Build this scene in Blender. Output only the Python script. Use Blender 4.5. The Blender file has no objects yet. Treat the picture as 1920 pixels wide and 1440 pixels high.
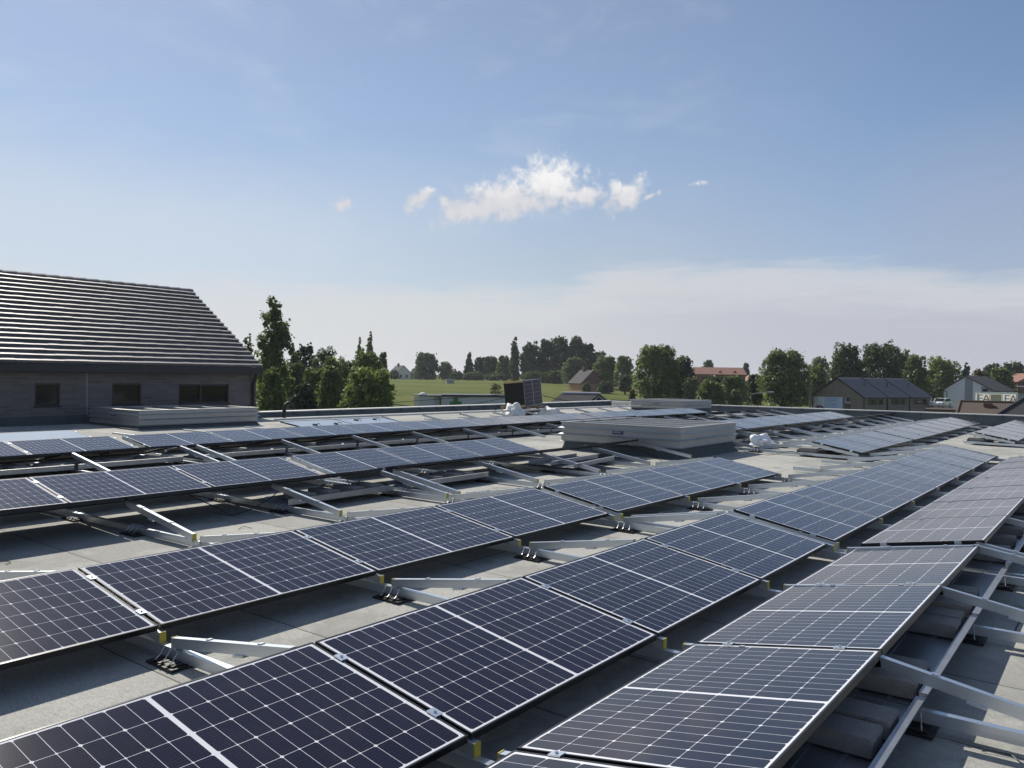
import bpy, bmesh, math, random
import numpy as np
from mathutils import Vector, Matrix
C = bpy.context.scene.collection
SC = bpy.context.scene
R_ = math.radians
# ------------------------------------------------------------------ frame of the place
# world X runs across the panel rows (towards the viewer's right), world Y along them, Z up; the camera stands at the origin
F_PX, PITCH, ROLL, AZ = 1527.6, R_(-0.592), R_(0.795), R_(36.942)
RIGHT = Vector((math.cos(AZ), math.sin(AZ), 0)); FWD = Vector((-math.sin(AZ), math.cos(AZ), 0)); UPW = Vector((0, 0, 1))
_F = FWD * math.cos(PITCH) + UPW * math.sin(PITCH); _U = -FWD * math.sin(PITCH) + UPW * math.cos(PITCH)
CX = RIGHT * math.cos(ROLL) + _U * math.sin(ROLL); CY = _U * math.cos(ROLL) - RIGHT * math.sin(ROLL)
# ------------------------------------------------------------------ camera
cd = bpy.data.cameras.new('camera'); cam = bpy.data.objects.new('camera', cd); C.objects.link(cam)
cd.sensor_width = 36; cd.lens = 36 * F_PX / 1920; cd.clip_start = .05; cd.clip_end = 6000
cam.matrix_world = Matrix(((CX.x, CY.x, -_F.x, 0), (CX.y, CY.y, -_F.y, 0), (CX.z, CY.z, -_F.z, 0), (0, 0, 0, 1)))
SC.camera = cam
SC.view_settings.view_transform = 'Standard'; SC.view_settings.look = 'None'
SC.view_settings.exposure = 0.25; SC.view_settings.gamma = 1
# ------------------------------------------------------------------ sun and sky
SUN_EL, SUN_AZ = R_(41), R_(-34)          # azimuth relative to the view direction, positive to the right
sdir = (FWD * math.cos(SUN_AZ) + RIGHT * math.sin(SUN_AZ)) * math.cos(SUN_EL) + UPW * math.sin(SUN_EL)
sl = bpy.data.lights.new('sun', 'SUN'); sun = bpy.data.objects.new('sun', sl); C.objects.link(sun)
sl.energy = 4.6; sl.angle = R_(.5); sl.color = (1, .93, .82)
sun.rotation_euler = sdir.to_track_quat('Z', 'Y').to_euler()

def node_math(nt):
    """tiny expression helper: m('ADD', a, b) -> output socket"""
    def m(op, *a, clamp=False):
        n = nt.nodes.new('ShaderNodeMath'); n.operation = op; n.use_clamp = clamp
        for i, v in enumerate(a):
            if isinstance(v, (int, float)): n.inputs[i].default_value = v
            else: nt.links.new(v, n.inputs[i])
        return n.outputs[0]
    return m
def smooth(nt, x, lo, hi):
    n = nt.nodes.new('ShaderNodeMapRange'); n.interpolation_type = 'SMOOTHSTEP'
    nt.links.new(x, n.inputs[0]); n.inputs[1].default_value = lo; n.inputs[2].default_value = hi
    if lo > hi:
        n.inputs[1].default_value = hi; n.inputs[2].default_value = lo; n.inputs[3].default_value = 1; n.inputs[4].default_value = 0
    return n.outputs[0]
def mixc(nt, fac, a, b, blend='MIX'):
    n = nt.nodes.new('ShaderNodeMix'); n.data_type = 'RGBA'; n.blend_type = blend
    for s, v in ((n.inputs[0], fac), (n.inputs[6], a), (n.inputs[7], b)):
        if isinstance(v, (int, float)): s.default_value = v
        elif isinstance(v, tuple): s.default_value = (*v[:3], 1)
        else: nt.links.new(v, s)
    return n.outputs[2]

W = bpy.data.worlds.new('World'); SC.world = W; W.use_nodes = True
nt = W.node_tree; nt.nodes.clear(); m = node_math(nt); ln = nt.links.new
sky = nt.nodes.new('ShaderNodeTexSky'); sky.sky_type = 'NISHITA'; sky.sun_disc = False
sky.sun_elevation = SUN_EL
sky.sun_rotation = math.atan2(sdir.x, sdir.y)
sky.air_density = 1.0; sky.dust_density = 0.25; sky.ozone_density = 3.0; sky.altitude = 50
SKY_STRENGTH = .083
tc = nt.nodes.new('ShaderNodeTexCoord')
def dot(vec):
    n = nt.nodes.new('ShaderNodeVectorMath'); n.operation = 'DOT_PRODUCT'; ln(tc.outputs['Generated'], n.inputs[0]); n.inputs[1].default_value = vec
    return n.outputs['Value']
az = m('MULTIPLY', m('ARCTAN2', dot(RIGHT), dot(FWD)), 57.2958)
el = m('MULTIPLY', m('ARCSINE', dot(UPW)), 57.2958)
def noise2(kx, ky, seed, scale=1, detail=6, rough=.55, dist=0.):
    cx = nt.nodes.new('ShaderNodeCombineXYZ'); ln(m('MULTIPLY', az, kx), cx.inputs[0]); ln(m('MULTIPLY', el, ky), cx.inputs[1]); cx.inputs[2].default_value = seed
    n = nt.nodes.new('ShaderNodeTexNoise'); n.inputs['Scale'].default_value = scale; n.inputs['Detail'].default_value = detail
    n.inputs['Roughness'].default_value = rough; n.inputs['Distortion'].default_value = dist; ln(cx.outputs[0], n.inputs['Vector'])
    return n.outputs[0]
def px_az(u): return math.degrees(math.atan((u - 960) / F_PX))
def px_el(u, v): return math.degrees(math.atan((704.2 + .0139 * (u - 960) - v) / math.hypot(F_PX, u - 960)))
def ellipse(u, v, ru, rv, tilt=0):
    k = math.degrees(1 / F_PX); a0, e0 = px_az(u), px_el(u, v); ct, st = math.cos(R_(tilt)), math.sin(R_(tilt))
    da, de = m('SUBTRACT', az, a0), m('SUBTRACT', el, e0)
    p = m('ADD', m('MULTIPLY', da, ct / (ru * k)), m('MULTIPLY', de, st / (ru * k)))
    q = m('ADD', m('MULTIPLY', da, -st / (rv * k)), m('MULTIPLY', de, ct / (rv * k)))
    return m('SUBTRACT', 1, m('SQRT', m('ADD', m('MULTIPLY', p, p), m('MULTIPLY', q, q))))
n_cu = noise2(1, 1, 3.1, 1.15, 5, .55, .4)
n_fine = noise2(1, 1, 8.7, 3.0, 4, .52, .3)
cu = None
for e in ((1030, 346, 84, 52, 0), (945, 376, 122, 44, 10), (872, 394, 74, 28, 14), (1090, 366, 50, 20, 0)):
    x = ellipse(*e); cu = x if cu is None else m('MAXIMUM', cu, x)
for e, pen in (((783, 374, 38, 17, 38), -.05), ((1168, 370, 54, 24, 35), -.05), ((1150, 350, 26, 16, -50), .12), ((828, 380, 12, 14, 60), .05), ((640, 384, 36, 22, 20), .40), ((1300, 345, 40, 10, 8), .42), ((1215, 368, 26, 8, 20), .25)):
    cu = m('MAXIMUM', cu, m('SUBTRACT', ellipse(*e), pen))
dens = m('ADD', cu, m('ADD', m('MULTIPLY', m('SUBTRACT', n_cu, .5), 1.7), m('MULTIPLY', m('SUBTRACT', n_fine, .5), .42)))
cu_mask = m('MULTIPLY', smooth(nt, dens, -.10, .70), .95)
cu_shade = m('ADD', m('MULTIPLY', smooth(nt, dens, .1, .9), .2), m('MULTIPLY', smooth(nt, m('ADD', el, m('MULTIPLY', n_cu, 2.5)), 13.2, 15.2), .8))
cu_col = mixc(nt, cu_shade, (.55, .55, .585), (.80, .79, .78))
# thin high cloud sheet low over the horizon, and pale veils on the left
streak = noise2(.07, .55, 1.7, 1.6, 7, .62, .6)
streak2 = noise2(.16, 1.3, 5.2, 1.4, 6, .6, .8)
edge = m('ADD', m('ADD', 6.5, m('MULTIPLY', smooth(nt, az, 2, 9), 1.7)), m('MULTIPLY', smooth(nt, az, 12, 34), -1.0))
prof = m('SUBTRACT', edge, m('ADD', el, m('ADD', m('MULTIPLY', m('SUBTRACT', streak, .5), 4.2), m('MULTIPLY', m('SUBTRACT', streak2, .5), 2.2))))
ci_mask = m('MULTIPLY', smooth(nt, prof, -.5, 2.2), m('ADD', .62, m('MULTIPLY', smooth(nt, az, -26, -8), .24)))
veil_n = noise2(.05, .16, 9.3, 1.5, 5, .55, .5)
veil = m('MULTIPLY', m('MULTIPLY', smooth(nt, az, 6, -24), smooth(nt, m('ADD', el, m('MULTIPLY', veil_n, 7)), 19.5, 12.5)), .62)
wisp = m('MULTIPLY', smooth(nt, m('MULTIPLY', veil_n, noise2(.09, .2, 4.4, 1.3, 6, .6, 1.0)), .22, .42), .20)
bgs = nt.nodes.new('ShaderNodeBackground'); bgs.inputs[1].default_value = SKY_STRENGTH; ln(sky.outputs[0], bgs.inputs[0])
def layer(base, col, fac):
    b = nt.nodes.new('ShaderNodeBackground'); b.inputs[1].default_value = 1.0
    if isinstance(col, tuple): b.inputs[0].default_value = (*col, 1)
    else: ln(col, b.inputs[0])
    x = nt.nodes.new('ShaderNodeMixShader'); ln(fac, x.inputs[0]); ln(base, x.inputs[1]); ln(b.outputs[0], x.inputs[2])
    return x.outputs[0]
up = smooth(nt, el, -1.0, .2)
hz_ = m('MULTIPLY', m('ADD', .2, m('MULTIPLY', smooth(nt, el, 18, 6), .32)), m('ADD', .3, m('MULTIPLY', smooth(nt, az, 36, 14), .7)))
o = layer(bgs.outputs[0], mixc(nt, smooth(nt, az, 4, 26), (.41, .41, .44), (.33, .355, .48)), m('MULTIPLY', m('MAXIMUM', hz_, m('MULTIPLY', m('MULTIPLY', smooth(nt, az, 12, 30), smooth(nt, el, 20, 9)), .55)), up))
o = layer(o, (.56, .61, .68), m('MULTIPLY', m('MULTIPLY', wisp, smooth(nt, az, 24, 0)), up))
o = layer(o, (.53, .60, .69), m('MULTIPLY', veil, up))
o = layer(o, mixc(nt, m('MULTIPLY', smooth(nt, az, -16, 26), smooth(nt, prof, .2, 4.5)), (.585, .59, .60), (.44, .447, .51)), m('MULTIPLY', ci_mask, up))
o = layer(o, cu_col, m('MULTIPLY', cu_mask, up))
wo = nt.nodes.new('ShaderNodeOutputWorld'); ln(o, wo.inputs[0])

# ------------------------------------------------------------------ helpers
def pix(u, v, D):
    """the point D metres ahead that the photograph shows at pixel (u, v)"""
    x, y = u - 960, v - 720
    d = CX * (x / F_PX) - CY * (y / F_PX) + _F
    return d * (D / d.dot(FWD))
def flat(u, D, z):
    p = pix(u, 704 + .0139 * (u - 960), D); return Vector((p.x, p.y, z))
def zroof(T, R): return -1.69 - .015 * (T + 4.43) - .003 * max(0, R - 8)      # the felt
def zarr(T, R): return -1.69 - .011 * (T + 4.43) - .003 * max(0, R - 8)       # the plane the array is levelled on
def tag(o, label=None, cat=None, group=None, kind=None):
    if label: o['label'] = label
    if cat: o['category'] = cat
    if group: o['group'] = group
    if kind: o['kind'] = kind
    return o
def empty(name, M, label, cat, group=None):
    o = bpy.data.objects.new(name, None); C.objects.link(o); o.empty_display_size = .2
    o.matrix_world = M if isinstance(M, Matrix) else Matrix.Translation(M)
    return tag(o, label, cat, group)
class MB:
    def __init__(s): s.v = []; s.f = []; s.mi = []; s.M = Matrix.Identity(4)
    def quadmesh(s, vs, fs, mi=0):
        b = len(s.v); s.v += [tuple(s.M @ Vector(p)) for p in vs]; s.f += [tuple(b + i for i in f) for f in fs]; s.mi += [mi] * len(fs); return s
    def box(s, x0, x1, y0, y1, z0, z1, mi=0, R=None):
        vs = [(x, y, z) for z in (z0, z1) for y in (y0, y1) for x in (x0, x1)]
        if R is not None: vs = [tuple(R @ Vector(p)) for p in vs]
        return s.quadmesh(vs, [(0, 2, 3, 1), (4, 5, 7, 6), (0, 1, 5, 4), (2, 6, 7, 3), (0, 4, 6, 2), (1, 3, 7, 5)], mi)
    def bar(s, a, b, w, h, up=(0, 0, 1), mi=0):
        a, b = Vector(a), Vector(b); d = b - a; L = d.length; d.normalize()
        x = d.cross(Vector(up))
        if x.length < 1e-5: x = Vector((1, 0, 0))
        x.normalize(); z = x.cross(d)
        M = Matrix(((x.x, d.x, z.x, a.x), (x.y, d.y, z.y, a.y), (x.z, d.z, z.z, a.z), (0, 0, 0, 1)))
        return s.box(-w / 2, w / 2, 0, L, -h / 2, h / 2, mi, M)
    def tube(s, pts, r, n=8, mi=0, caps=True):
        pts = [Vector(p) for p in pts]; rs = r if isinstance(r, (list, tuple)) else [r] * len(pts); vs = []; fs = []
        for i, p in enumerate(pts):
            d = (pts[min(i + 1, len(pts) - 1)] - pts[max(i - 1, 0)]).normalized()
            a = d.orthogonal() if abs(d.z) > .9 else d.cross(Vector((0, 0, 1))); a.normalize(); b = d.cross(a)
            if i and (a.dot(pa) < 0): a = -a; b = -b
            pa = a
            for k in range(n):
                t = 2 * math.pi * k / n; vs.append(tuple(p + (a * math.cos(t) + b * math.sin(t)) * rs[i]))
        for i in range(len(pts) - 1):
            for k in range(n): fs.append((i * n + k, i * n + (k + 1) % n, (i + 1) * n + (k + 1) % n, (i + 1) * n + k))
        if caps: fs += [tuple(range(n))[::-1], tuple((len(pts) - 1) * n + k for k in range(n))]
        return s.quadmesh(vs, fs, mi)
    def prism(s, poly, y0, y1, mi=0):
        """polygon in x,z extruded along y"""
        n = len(poly); vs = [(x, y0, z) for x, z in poly] + [(x, y1, z) for x, z in poly]
        return s.quadmesh(vs, [tuple(range(n)), tuple(range(n, 2 * n))[::-1]] + [(i, i + n, (i + 1) % n + n, (i + 1) % n) for i in range(n)], mi)
    def mesh(s, name, mats, smooth=False):
        me = bpy.data.meshes.new(name); me.from_pydata(s.v, [], s.f)
        for x in (mats if isinstance(mats, (list, tuple)) else [mats]): me.materials.append(x)
        me.polygons.foreach_set('material_index', s.mi)
        bm = bmesh.new(); bm.from_mesh(me); bmesh.ops.recalc_face_normals(bm, faces=bm.faces); bm.to_mesh(me); bm.free()
        if smooth: me.polygons.foreach_set('use_smooth', [True] * len(me.polygons))
        return me
    def build(s, name, mats, parent=None, smooth=False):
        return obj(name, s.mesh(name, mats, smooth), parent)
def obj(name, me, parent=None, M=None):
    o = bpy.data.objects.new(name, me); C.objects.link(o)
    if parent: o.parent = parent
    if M is not None: o.matrix_local = M
    return o
def add_bevel(o, w=.01, seg=2):
    b = o.modifiers.new('bevel', 'BEVEL'); b.width = w; b.segments = seg; b.limit_method = 'ANGLE'; b.angle_limit = R_(40); return o
def copy_tree(o, parent=None):
    c = o.copy(); C.objects.link(c)
    if parent: c.parent = parent
    for ch in o.children: copy_tree(ch, c)
    return c
def Rz(a): return Matrix.Rotation(a, 4, 'Z')
ORD = 'first second third fourth fifth sixth seventh eighth ninth tenth eleventh twelfth thirteenth fourteenth fifteenth sixteenth seventeenth eighteenth nineteenth twentieth'.split()

# ------------------------------------------------------------------ materials
def mat(name, col, rough=.6, metal=0., var=.12, scale=3., bump=0., bscale=40., spec=.5, streak=None, emis=None):
    mt = bpy.data.materials.new(name); mt.use_nodes = True; nt = mt.node_tree; p = nt.nodes['Principled BSDF']
    p.inputs['Roughness'].default_value = rough; p.inputs['Metallic'].default_value = metal; p.inputs['Specular IOR Level'].default_value = spec
    tc = nt.nodes.new('ShaderNodeTexCoord')
    n = nt.nodes.new('ShaderNodeTexNoise'); n.inputs['Scale'].default_value = scale; n.inputs['Detail'].default_value = 6; n.inputs['Roughness'].default_value = .65
    src = tc.outputs['Object']
    if streak:
        mp = nt.nodes.new('ShaderNodeMapping'); mp.inputs['Scale'].default_value = streak; nt.links.new(src, mp.inputs[0]); src = mp.outputs[0]
    nt.links.new(src, n.inputs['Vector'])
    c0 = tuple(max(0, x * (1 - 2.2 * var)) for x in col); c1 = tuple(min(1, x * (1 + 2.2 * var)) for x in col)
    nt.links.new(mixc(nt, n.outputs[0], c0, c1), p.inputs['Base Color'])
    if bump:
        n2 = nt.nodes.new('ShaderNodeTexNoise'); n2.inputs['Scale'].default_value = bscale; n2.inputs['Detail'].default_value = 4; nt.links.new(tc.outputs['Object'], n2.inputs['Vector'])
        b = nt.nodes.new('ShaderNodeBump'); b.inputs['Strength'].default_value = bump; b.inputs['Distance'].default_value = .02; nt.links.new(n2.outputs[0], b.inputs['Height']); nt.links.new(b.outputs[0], p.inputs['Normal'])
    return mt
M_ALU = mat('aluminium', (.60, .65, .70), .33, .85, .06, 6, streak=(1, 1, 12))
M_GALV = mat('galvanised_steel', (.34, .355, .375), .42, .75, .16, 4)
M_GALV2 = mat('dull_galvanised', (.36, .37, .365), .48, .6, .10, 5, streak=(.6, .6, 3))
M_BLACK = mat('black_anodised', (.012, .012, .014), .35, .3, .1, 8)
M_PLAST = mat('black_plastic', (.015, .015, .015), .5, 0, .2, 8)
M_BACK = mat('backsheet', (.05, .05, .055), .6, 0, .1, 4)
M_YEL = mat('yellow_plastic', (.50, .42, .06), .5, 0, .1, 10)
M_TIE = mat('steel_strap', (.55, .55, .55), .35, .9, .05, 5)
M_PAVER = mat('concrete_paver', (.27, .26, .245), .9, 0, .16, 14, .4, 90)
M_FLASH = mat('flashing_membrane', (.085, .105, .11), .85, 0, .16, 3, .3, 120)
M_CAP = mat('pale_coping', (.60, .60, .58), .5, .2, .06, 2)
M_WHITE = mat('white_render', (.72, .72, .70), .8, 0, .04, 1.5, .1, 60)
M_LITCREAM = mat('lit_cream_render', (.70, .66, .56), .8, 0, .05, 1.5)
M_GREYR = mat('grey_render', (.30, .31, .34), .85, 0, .06, 2)
M_GREYL = mat('pale_grey_render', (.50, .53, .57), .85, 0, .05, 2)
M_DARKF = mat('dark_trim', (.02, .021, .024), .45, 0, .1, 3)
M_WOOD = mat('pallet_wood', (.34, .24, .14), .8, 0, .2, 5, streak=(1, 8, 8))
M_BAG = mat('white_woven_bag', (.78, .77, .74), .7, 0, .06, 6, .5, 25)
M_BAG2 = mat('thin_white_plastic', (.9, .9, .92), .45, 0, .03, 6)
M_CARW = mat('white_car_paint', (.8, .8, .8), .2, 0, .02, 3)
M_TYRE = mat('tyre_rubber', (.02, .02, .02), .8, 0, .1, 5)
M_BLUE = mat('label_blue', (.02, .03, .12), .4, 0, .05, 5)
M_LETTER = mat('label_letter', (.55, .57, .65), .5, 0, .05, 5)
M_BARK = mat('bark', (.085, .065, .048), .9, 0, .25, 4, .6, 20, streak=(3, 3, .6))
M_POLE = mat('weathered_pole', (.14, .12, .10), .8, 0, .15, 4)
M_GREEN = mat('pharmacy_green', (.02, .20, .04), .5, 0, .05, 3)
M_WIN = mat('window_glass', (.008, .009, .010), .08, 0, .05, 2, spec=.45)
M_GLAZ = mat('opal_glazing', (.42, .45, .47), .3, 0, .08, 2)
M_RED = mat('red_brick', (.17, .085, .065), .85, 0, .15, 6)
M_REDROOF = mat('red_tiles', (.23, .115, .085), .8, 0, .2, 3, streak=(1, 1, 6))
M_SLATE = mat('slate_tiles', (.06, .06, .068), .85, 0, .2, 3, spec=.2, streak=(1, 1, 8))
M_SLATE_SKY = mat('sky_tinted_slate', (.115, .12, .14), .6, 0, .12, 3, spec=.4, streak=(1, 1, 8))  # terrace slate: the sky's blue reflection is put into the base colour
M_WHITEH = mat('cool_white_render', (.68, .71, .76), .85, 0, .04, 2)
M_BROWN = mat('brown_tiles', (.11, .086, .072), .9, 0, .2, 4, spec=.15, streak=(1, 1, 8))
M_BEIGE = mat('beige_block', (.42, .37, .30), .85, 0, .1, 3)
M_DOOR = mat('brown_door', (.10, .055, .035), .6, 0, .15, 4)

def brick(name, col, mort, sc=1.0, bw=.21, bh=.06, rough=.85):
    mt = bpy.data.materials.new(name); mt.use_nodes = True; nt = mt.node_tree; p = nt.nodes['Principled BSDF']; p.inputs['Roughness'].default_value = rough
    tc = nt.nodes.new('ShaderNodeTexCoord'); sp = nt.nodes.new('ShaderNodeSeparateXYZ'); nt.links.new(tc.outputs['Object'], sp.inputs[0])
    mm = node_math(nt); cb = nt.nodes.new('ShaderNodeCombineXYZ'); nt.links.new(mm('ADD', sp.outputs[0], sp.outputs[1]), cb.inputs[0]); nt.links.new(sp.outputs[2], cb.inputs[1])
    b = nt.nodes.new('ShaderNodeTexBrick'); nt.links.new(cb.outputs[0], b.inputs['Vector']); b.inputs['Scale'].default_value = sc
    b.inputs['Brick Width'].default_value = bw; b.inputs['Row Height'].default_value = bh; b.inputs['Mortar Size'].default_value = .007
    b.inputs['Color1'].default_value = (*[x * .78 for x in col], 1); b.inputs['Color2'].default_value = (*[min(1, x * 1.25) for x in col], 1); b.inputs['Mortar'].default_value = (*mort, 1)
    n = nt.nodes.new('ShaderNodeTexNoise'); n.inputs['Scale'].default_value = 1.3; n.inputs['Detail'].default_value = 6; nt.links.new(tc.outputs['Object'], n.inputs['Vector'])
    nt.links.new(mixc(nt, .35, b.outputs['Color'], mixc(nt, n.outputs[0], tuple(x * .5 for x in col), tuple(min(1, x * 1.5) for x in col))), p.inputs['Base Color'])
    bp = nt.nodes.new('ShaderNodeBump'); bp.inputs['Strength'].default_value = .5; bp.inputs['Distance'].default_value = .006; bp.invert = True
    nt.links.new(b.outputs['Fac'], bp.inputs['Height']); nt.links.new(bp.outputs[0], p.inputs['Normal'])
    return mt
M_BRICKG = brick('grey_brick', (.145, .135, .13), (.19, .18, .175), bw=.42, bh=.09)
M_BRICKT = brick('taupe_brick', (.20, .175, .15), (.24, .22, .2), bw=.3, bh=.1)
M_BRICKO = brick('orange_brick', (.38, .21, .13), (.35, .28, .22), bw=.4, bh=.15)

def panel_glass(name='solar_cells', film=.0, fcol=(.2, .19, .185)):
    mt = bpy.data.materials.new(name); mt.use_nodes = True; nt = mt.node_tree; p = nt.nodes['Principled BSDF']; mm = node_math(nt)
    uv = nt.nodes.new('ShaderNodeUVMap'); sp = nt.nodes.new('ShaderNodeSeparateXYZ'); nt.links.new(uv.outputs[0], sp.inputs[0])
    s, t = sp.outputs[0], sp.outputs[1]
    L, Wd = 1.735, 1.018; P1, P2 = .0838, .1657
    s1 = mm('SUBTRACT', mm('ABSOLUTE', mm('SUBTRACT', s, L / 2)), .0105)
    t1 = mm('SUBTRACT', t, .012)
    def near(x, P):
        f = mm('MODULO', mm('ADD', x, P * 40), P); return mm('MINIMUM', f, mm('SUBTRACT', P, f))
    d1, d2 = near(s1, P1), near(t1, P2)
    e = .0011
    gap = mm('MAXIMUM', mm('LESS_THAN', d1, e), mm('LESS_THAN', d2, e))
    gap = mm('MAXIMUM', gap, mm('LESS_THAN', mm('ADD', d1, d2), .0068))
    d3 = near(s1, P1 * 2)
    gap = mm('MAXIMUM', gap, mm('LESS_THAN', mm('ADD', d3, d2), .0105))
    gap = mm('MAXIMUM', gap, mm('LESS_THAN', s1, 0)); gap = mm('MAXIMUM', gap, mm('GREATER_THAN', s1, P1 * 10))
    gap = mm('MAXIMUM', gap, mm('LESS_THAN', t1, 0)); gap = mm('MAXIMUM', gap, mm('GREATER_THAN', t1, P2 * 6))
    oi = nt.nodes.new('ShaderNodeObjectInfo')
    # each cell a slightly different blue-black
    cell = nt.nodes.new('ShaderNodeCombineXYZ'); nt.links.new(mm('FLOOR', mm('DIVIDE', s1, P1)), cell.inputs[0]); nt.links.new(mm('FLOOR', mm('DIVIDE', t1, P2)), cell.inputs[1]); nt.links.new(mm('MULTIPLY', oi.outputs['Random'], 91.), cell.inputs[2])
    wn = nt.nodes.new('ShaderNodeTexWhiteNoise'); nt.links.new(cell.outputs[0], wn.inputs[0])
    c = mixc(nt, wn.outputs[0], (.0045, .0040, .014), (.0075, .0062, .021))
    # fine busbars along the length
    bus = mm('MULTIPLY', mm('LESS_THAN', near(t1, P2 / 10), .0009), .07)
    c = mixc(nt, bus, c, (.28, .28, .30))
    c = mixc(nt, gap, c, (.70, .71, .75))
    # thin dust film, patchy
    tc = nt.nodes.new('ShaderNodeTexCoord'); n = nt.nodes.new('ShaderNodeTexNoise'); n.inputs['Scale'].default_value = 2.3; n.inputs['Detail'].default_value = 7; n.inputs['Roughness'].default_value = .7
    nt.links.new(tc.outputs['Object'], n.inputs['Vector'])
    dust = mm('MULTIPLY', smooth(nt, n.outputs[0], .42, .78), .030)
    c = mixc(nt, dust, c, (.40, .38, .34))
    if film: c = mixc(nt, mm('ADD', film * .75, mm('MULTIPLY', n.outputs[0], film * .5)), c, fcol)
    nt.links.new(c, p.inputs['Base Color'])
    p.inputs['Roughness'].default_value = .115; p.inputs['IOR'].default_value = 1.37; p.inputs['Specular IOR Level'].default_value = .5
    p.inputs['Coat Weight'].default_value = .0
    return mt
M_STACK = panel_glass('shade_dimmed_cells'); M_STACK.node_tree.nodes['Principled BSDF'].inputs['Specular IOR Level'].default_value = .12; M_CELL = panel_glass(); M_FILM = mat('pale_backsheet', (.25, .33, .44), .75, 0, .05, 1.2, spec=.15)  # stack copy of the cells: reflection cut so its shaded front stays dark

def roof_felt():
    mt = bpy.data.materials.new('mineral_felt'); mt.use_nodes = True; nt = mt.node_tree; p = nt.nodes['Principled BSDF']; mm = node_math(nt)
    tc = nt.nodes.new('ShaderNodeTexCoord'); co = tc.outputs['Object']; sp = nt.nodes.new('ShaderNodeSeparateXYZ'); nt.links.new(co, sp.inputs[0])
    def nz(sc, det=5, ro=.6, st=None):
        n = nt.nodes.new('ShaderNodeTexNoise'); n.inputs['Scale'].default_value = sc; n.inputs['Detail'].default_value = det; n.inputs['Roughness'].default_value = ro
        src = co
        if st: mp = nt.nodes.new('ShaderNodeMapping'); mp.inputs['Scale'].default_value = st; nt.links.new(co, mp.inputs[0]); src = mp.outputs[0]
        nt.links.new(src, n.inputs['Vector']); return n.outputs[0]
    g = nz(260, 2, .5); st_ = nz(22, 5, .7, (1, 2.6, 1)); big = nz(.35, 6, .65); mid = nz(2.2, 5, .6)
    c = mixc(nt, smooth(nt, g, .3, .7), (.17, .172, .16), (.60, .60, .56))
    c = mixc(nt, mm('MULTIPLY', smooth(nt, st_, .42, .60), .75), c, (.47, .47, .435))
    c = mixc(nt, mm('MULTIPLY', smooth(nt, big, .40, .62), .6), c, (.29, .295, .275))
    c = mixc(nt, mm('MULTIPLY', smooth(nt, mid, .5, .8), .25), c, (.50, .495, .46))
    c = mixc(nt, mm('MULTIPLY', mm('MULTIPLY', smooth(nt, big, .50, .53), smooth(nt, big, .585, .54)), .30), c, (.20, .20, .185))
    pud = nz(.8, 4, .55); c = mixc(nt, mm('MULTIPLY', mm('MULTIPLY', smooth(nt, pud, .56, .58), smooth(nt, pud, .63, .585)), .28), c, (.19, .19, .175))
    c = mixc(nt, mm('MULTIPLY', smooth(nt, nz(55, 3, .6), .60, .70), .35), c, (.14, .14, .13))
    wob = mm('MULTIPLY', mm('SUBTRACT', nz(1.7, 3), .5), .03)
    fy = mm('MODULO', mm('ADD', mm('ADD', sp.outputs[1], wob), 100.55), 1.0)
    seam = mm('LESS_THAN', fy, .011)
    strip = mm('FLOOR', mm('ADD', sp.outputs[1], 100.55))
    fx = mm('MODULO', mm('ADD', mm('ADD', mm('ADD', sp.outputs[0], wob), mm('MULTIPLY', strip, 3.37)), 900.0), 7.5)
    seam = mm('MAXIMUM', seam, mm('LESS_THAN', fx, .014))
    lap = mm('MULTIPLY', smooth(nt, fy, .11, .0), .16)
    c = mixc(nt, lap, c, (.16, .16, .15))
    c = mixc(nt, mm('MULTIPLY', seam, .8), c, (.05, .05, .05))
    nt.links.new(c, p.inputs['Base Color']); p.inputs['Roughness'].default_value = .9; p.inputs['Specular IOR Level'].default_value = .25
    b = nt.nodes.new('ShaderNodeBump'); b.inputs['Strength'].default_value = .5; b.inputs['Distance'].default_value = .006
    nt.links.new(mm('ADD', g, mm('MULTIPLY', st_, 1.2)), b.inputs['Height']); nt.links.new(b.outputs[0], p.inputs['Normal'])
    return mt
M_FELT = roof_felt()

def leaf_mat(name, col, back):
    mt = bpy.data.materials.new(name); mt.use_nodes = True; nt = mt.node_tree; nt.nodes.clear(); mm = node_math(nt)
    tc = nt.nodes.new('ShaderNodeTexCoord'); n = nt.nodes.new('ShaderNodeTexNoise'); n.inputs['Scale'].default_value = .55; n.inputs['Detail'].default_value = 4; nt.links.new(tc.outputs['Object'], n.inputs['Vector'])
    ge = nt.nodes.new('ShaderNodeNewGeometry')
    c = mixc(nt, smooth(nt, n.outputs[0], .3, .7), tuple(x * .72 for x in col), tuple(x * 1.25 for x in col))
    c = mixc(nt, mm('MULTIPLY', ge.outputs['Random Per Island'], .5), c, back)
    d = nt.nodes.new('ShaderNodeBsdfDiffuse'); nt.links.new(c, d.inputs[0])
    t = nt.nodes.new('ShaderNodeBsdfTranslucent'); nt.links.new(mixc(nt, .5, c, (col[0] * 1.5, col[1] * 1.5, col[2] * .7)), t.inputs[0])
    x = nt.nodes.new('ShaderNodeMixShader'); x.inputs[0].default_value = .50; nt.links.new(d.outputs[0], x.inputs[1]); nt.links.new(t.outputs[0], x.inputs[2])
    g = nt.nodes.new('ShaderNodeBsdfGlossy'); g.inputs['Roughness'].default_value = .5; g.inputs[0].default_value = (1, 1, 1, 1)
    y = nt.nodes.new('ShaderNodeMixShader'); y.inputs[0].default_value = .04; nt.links.new(x.outputs[0], y.inputs[1]); nt.links.new(g.outputs[0], y.inputs[2])
    o = nt.nodes.new('ShaderNodeOutputMaterial'); nt.links.new(y.outputs[0], o.inputs[0]); return mt
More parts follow.
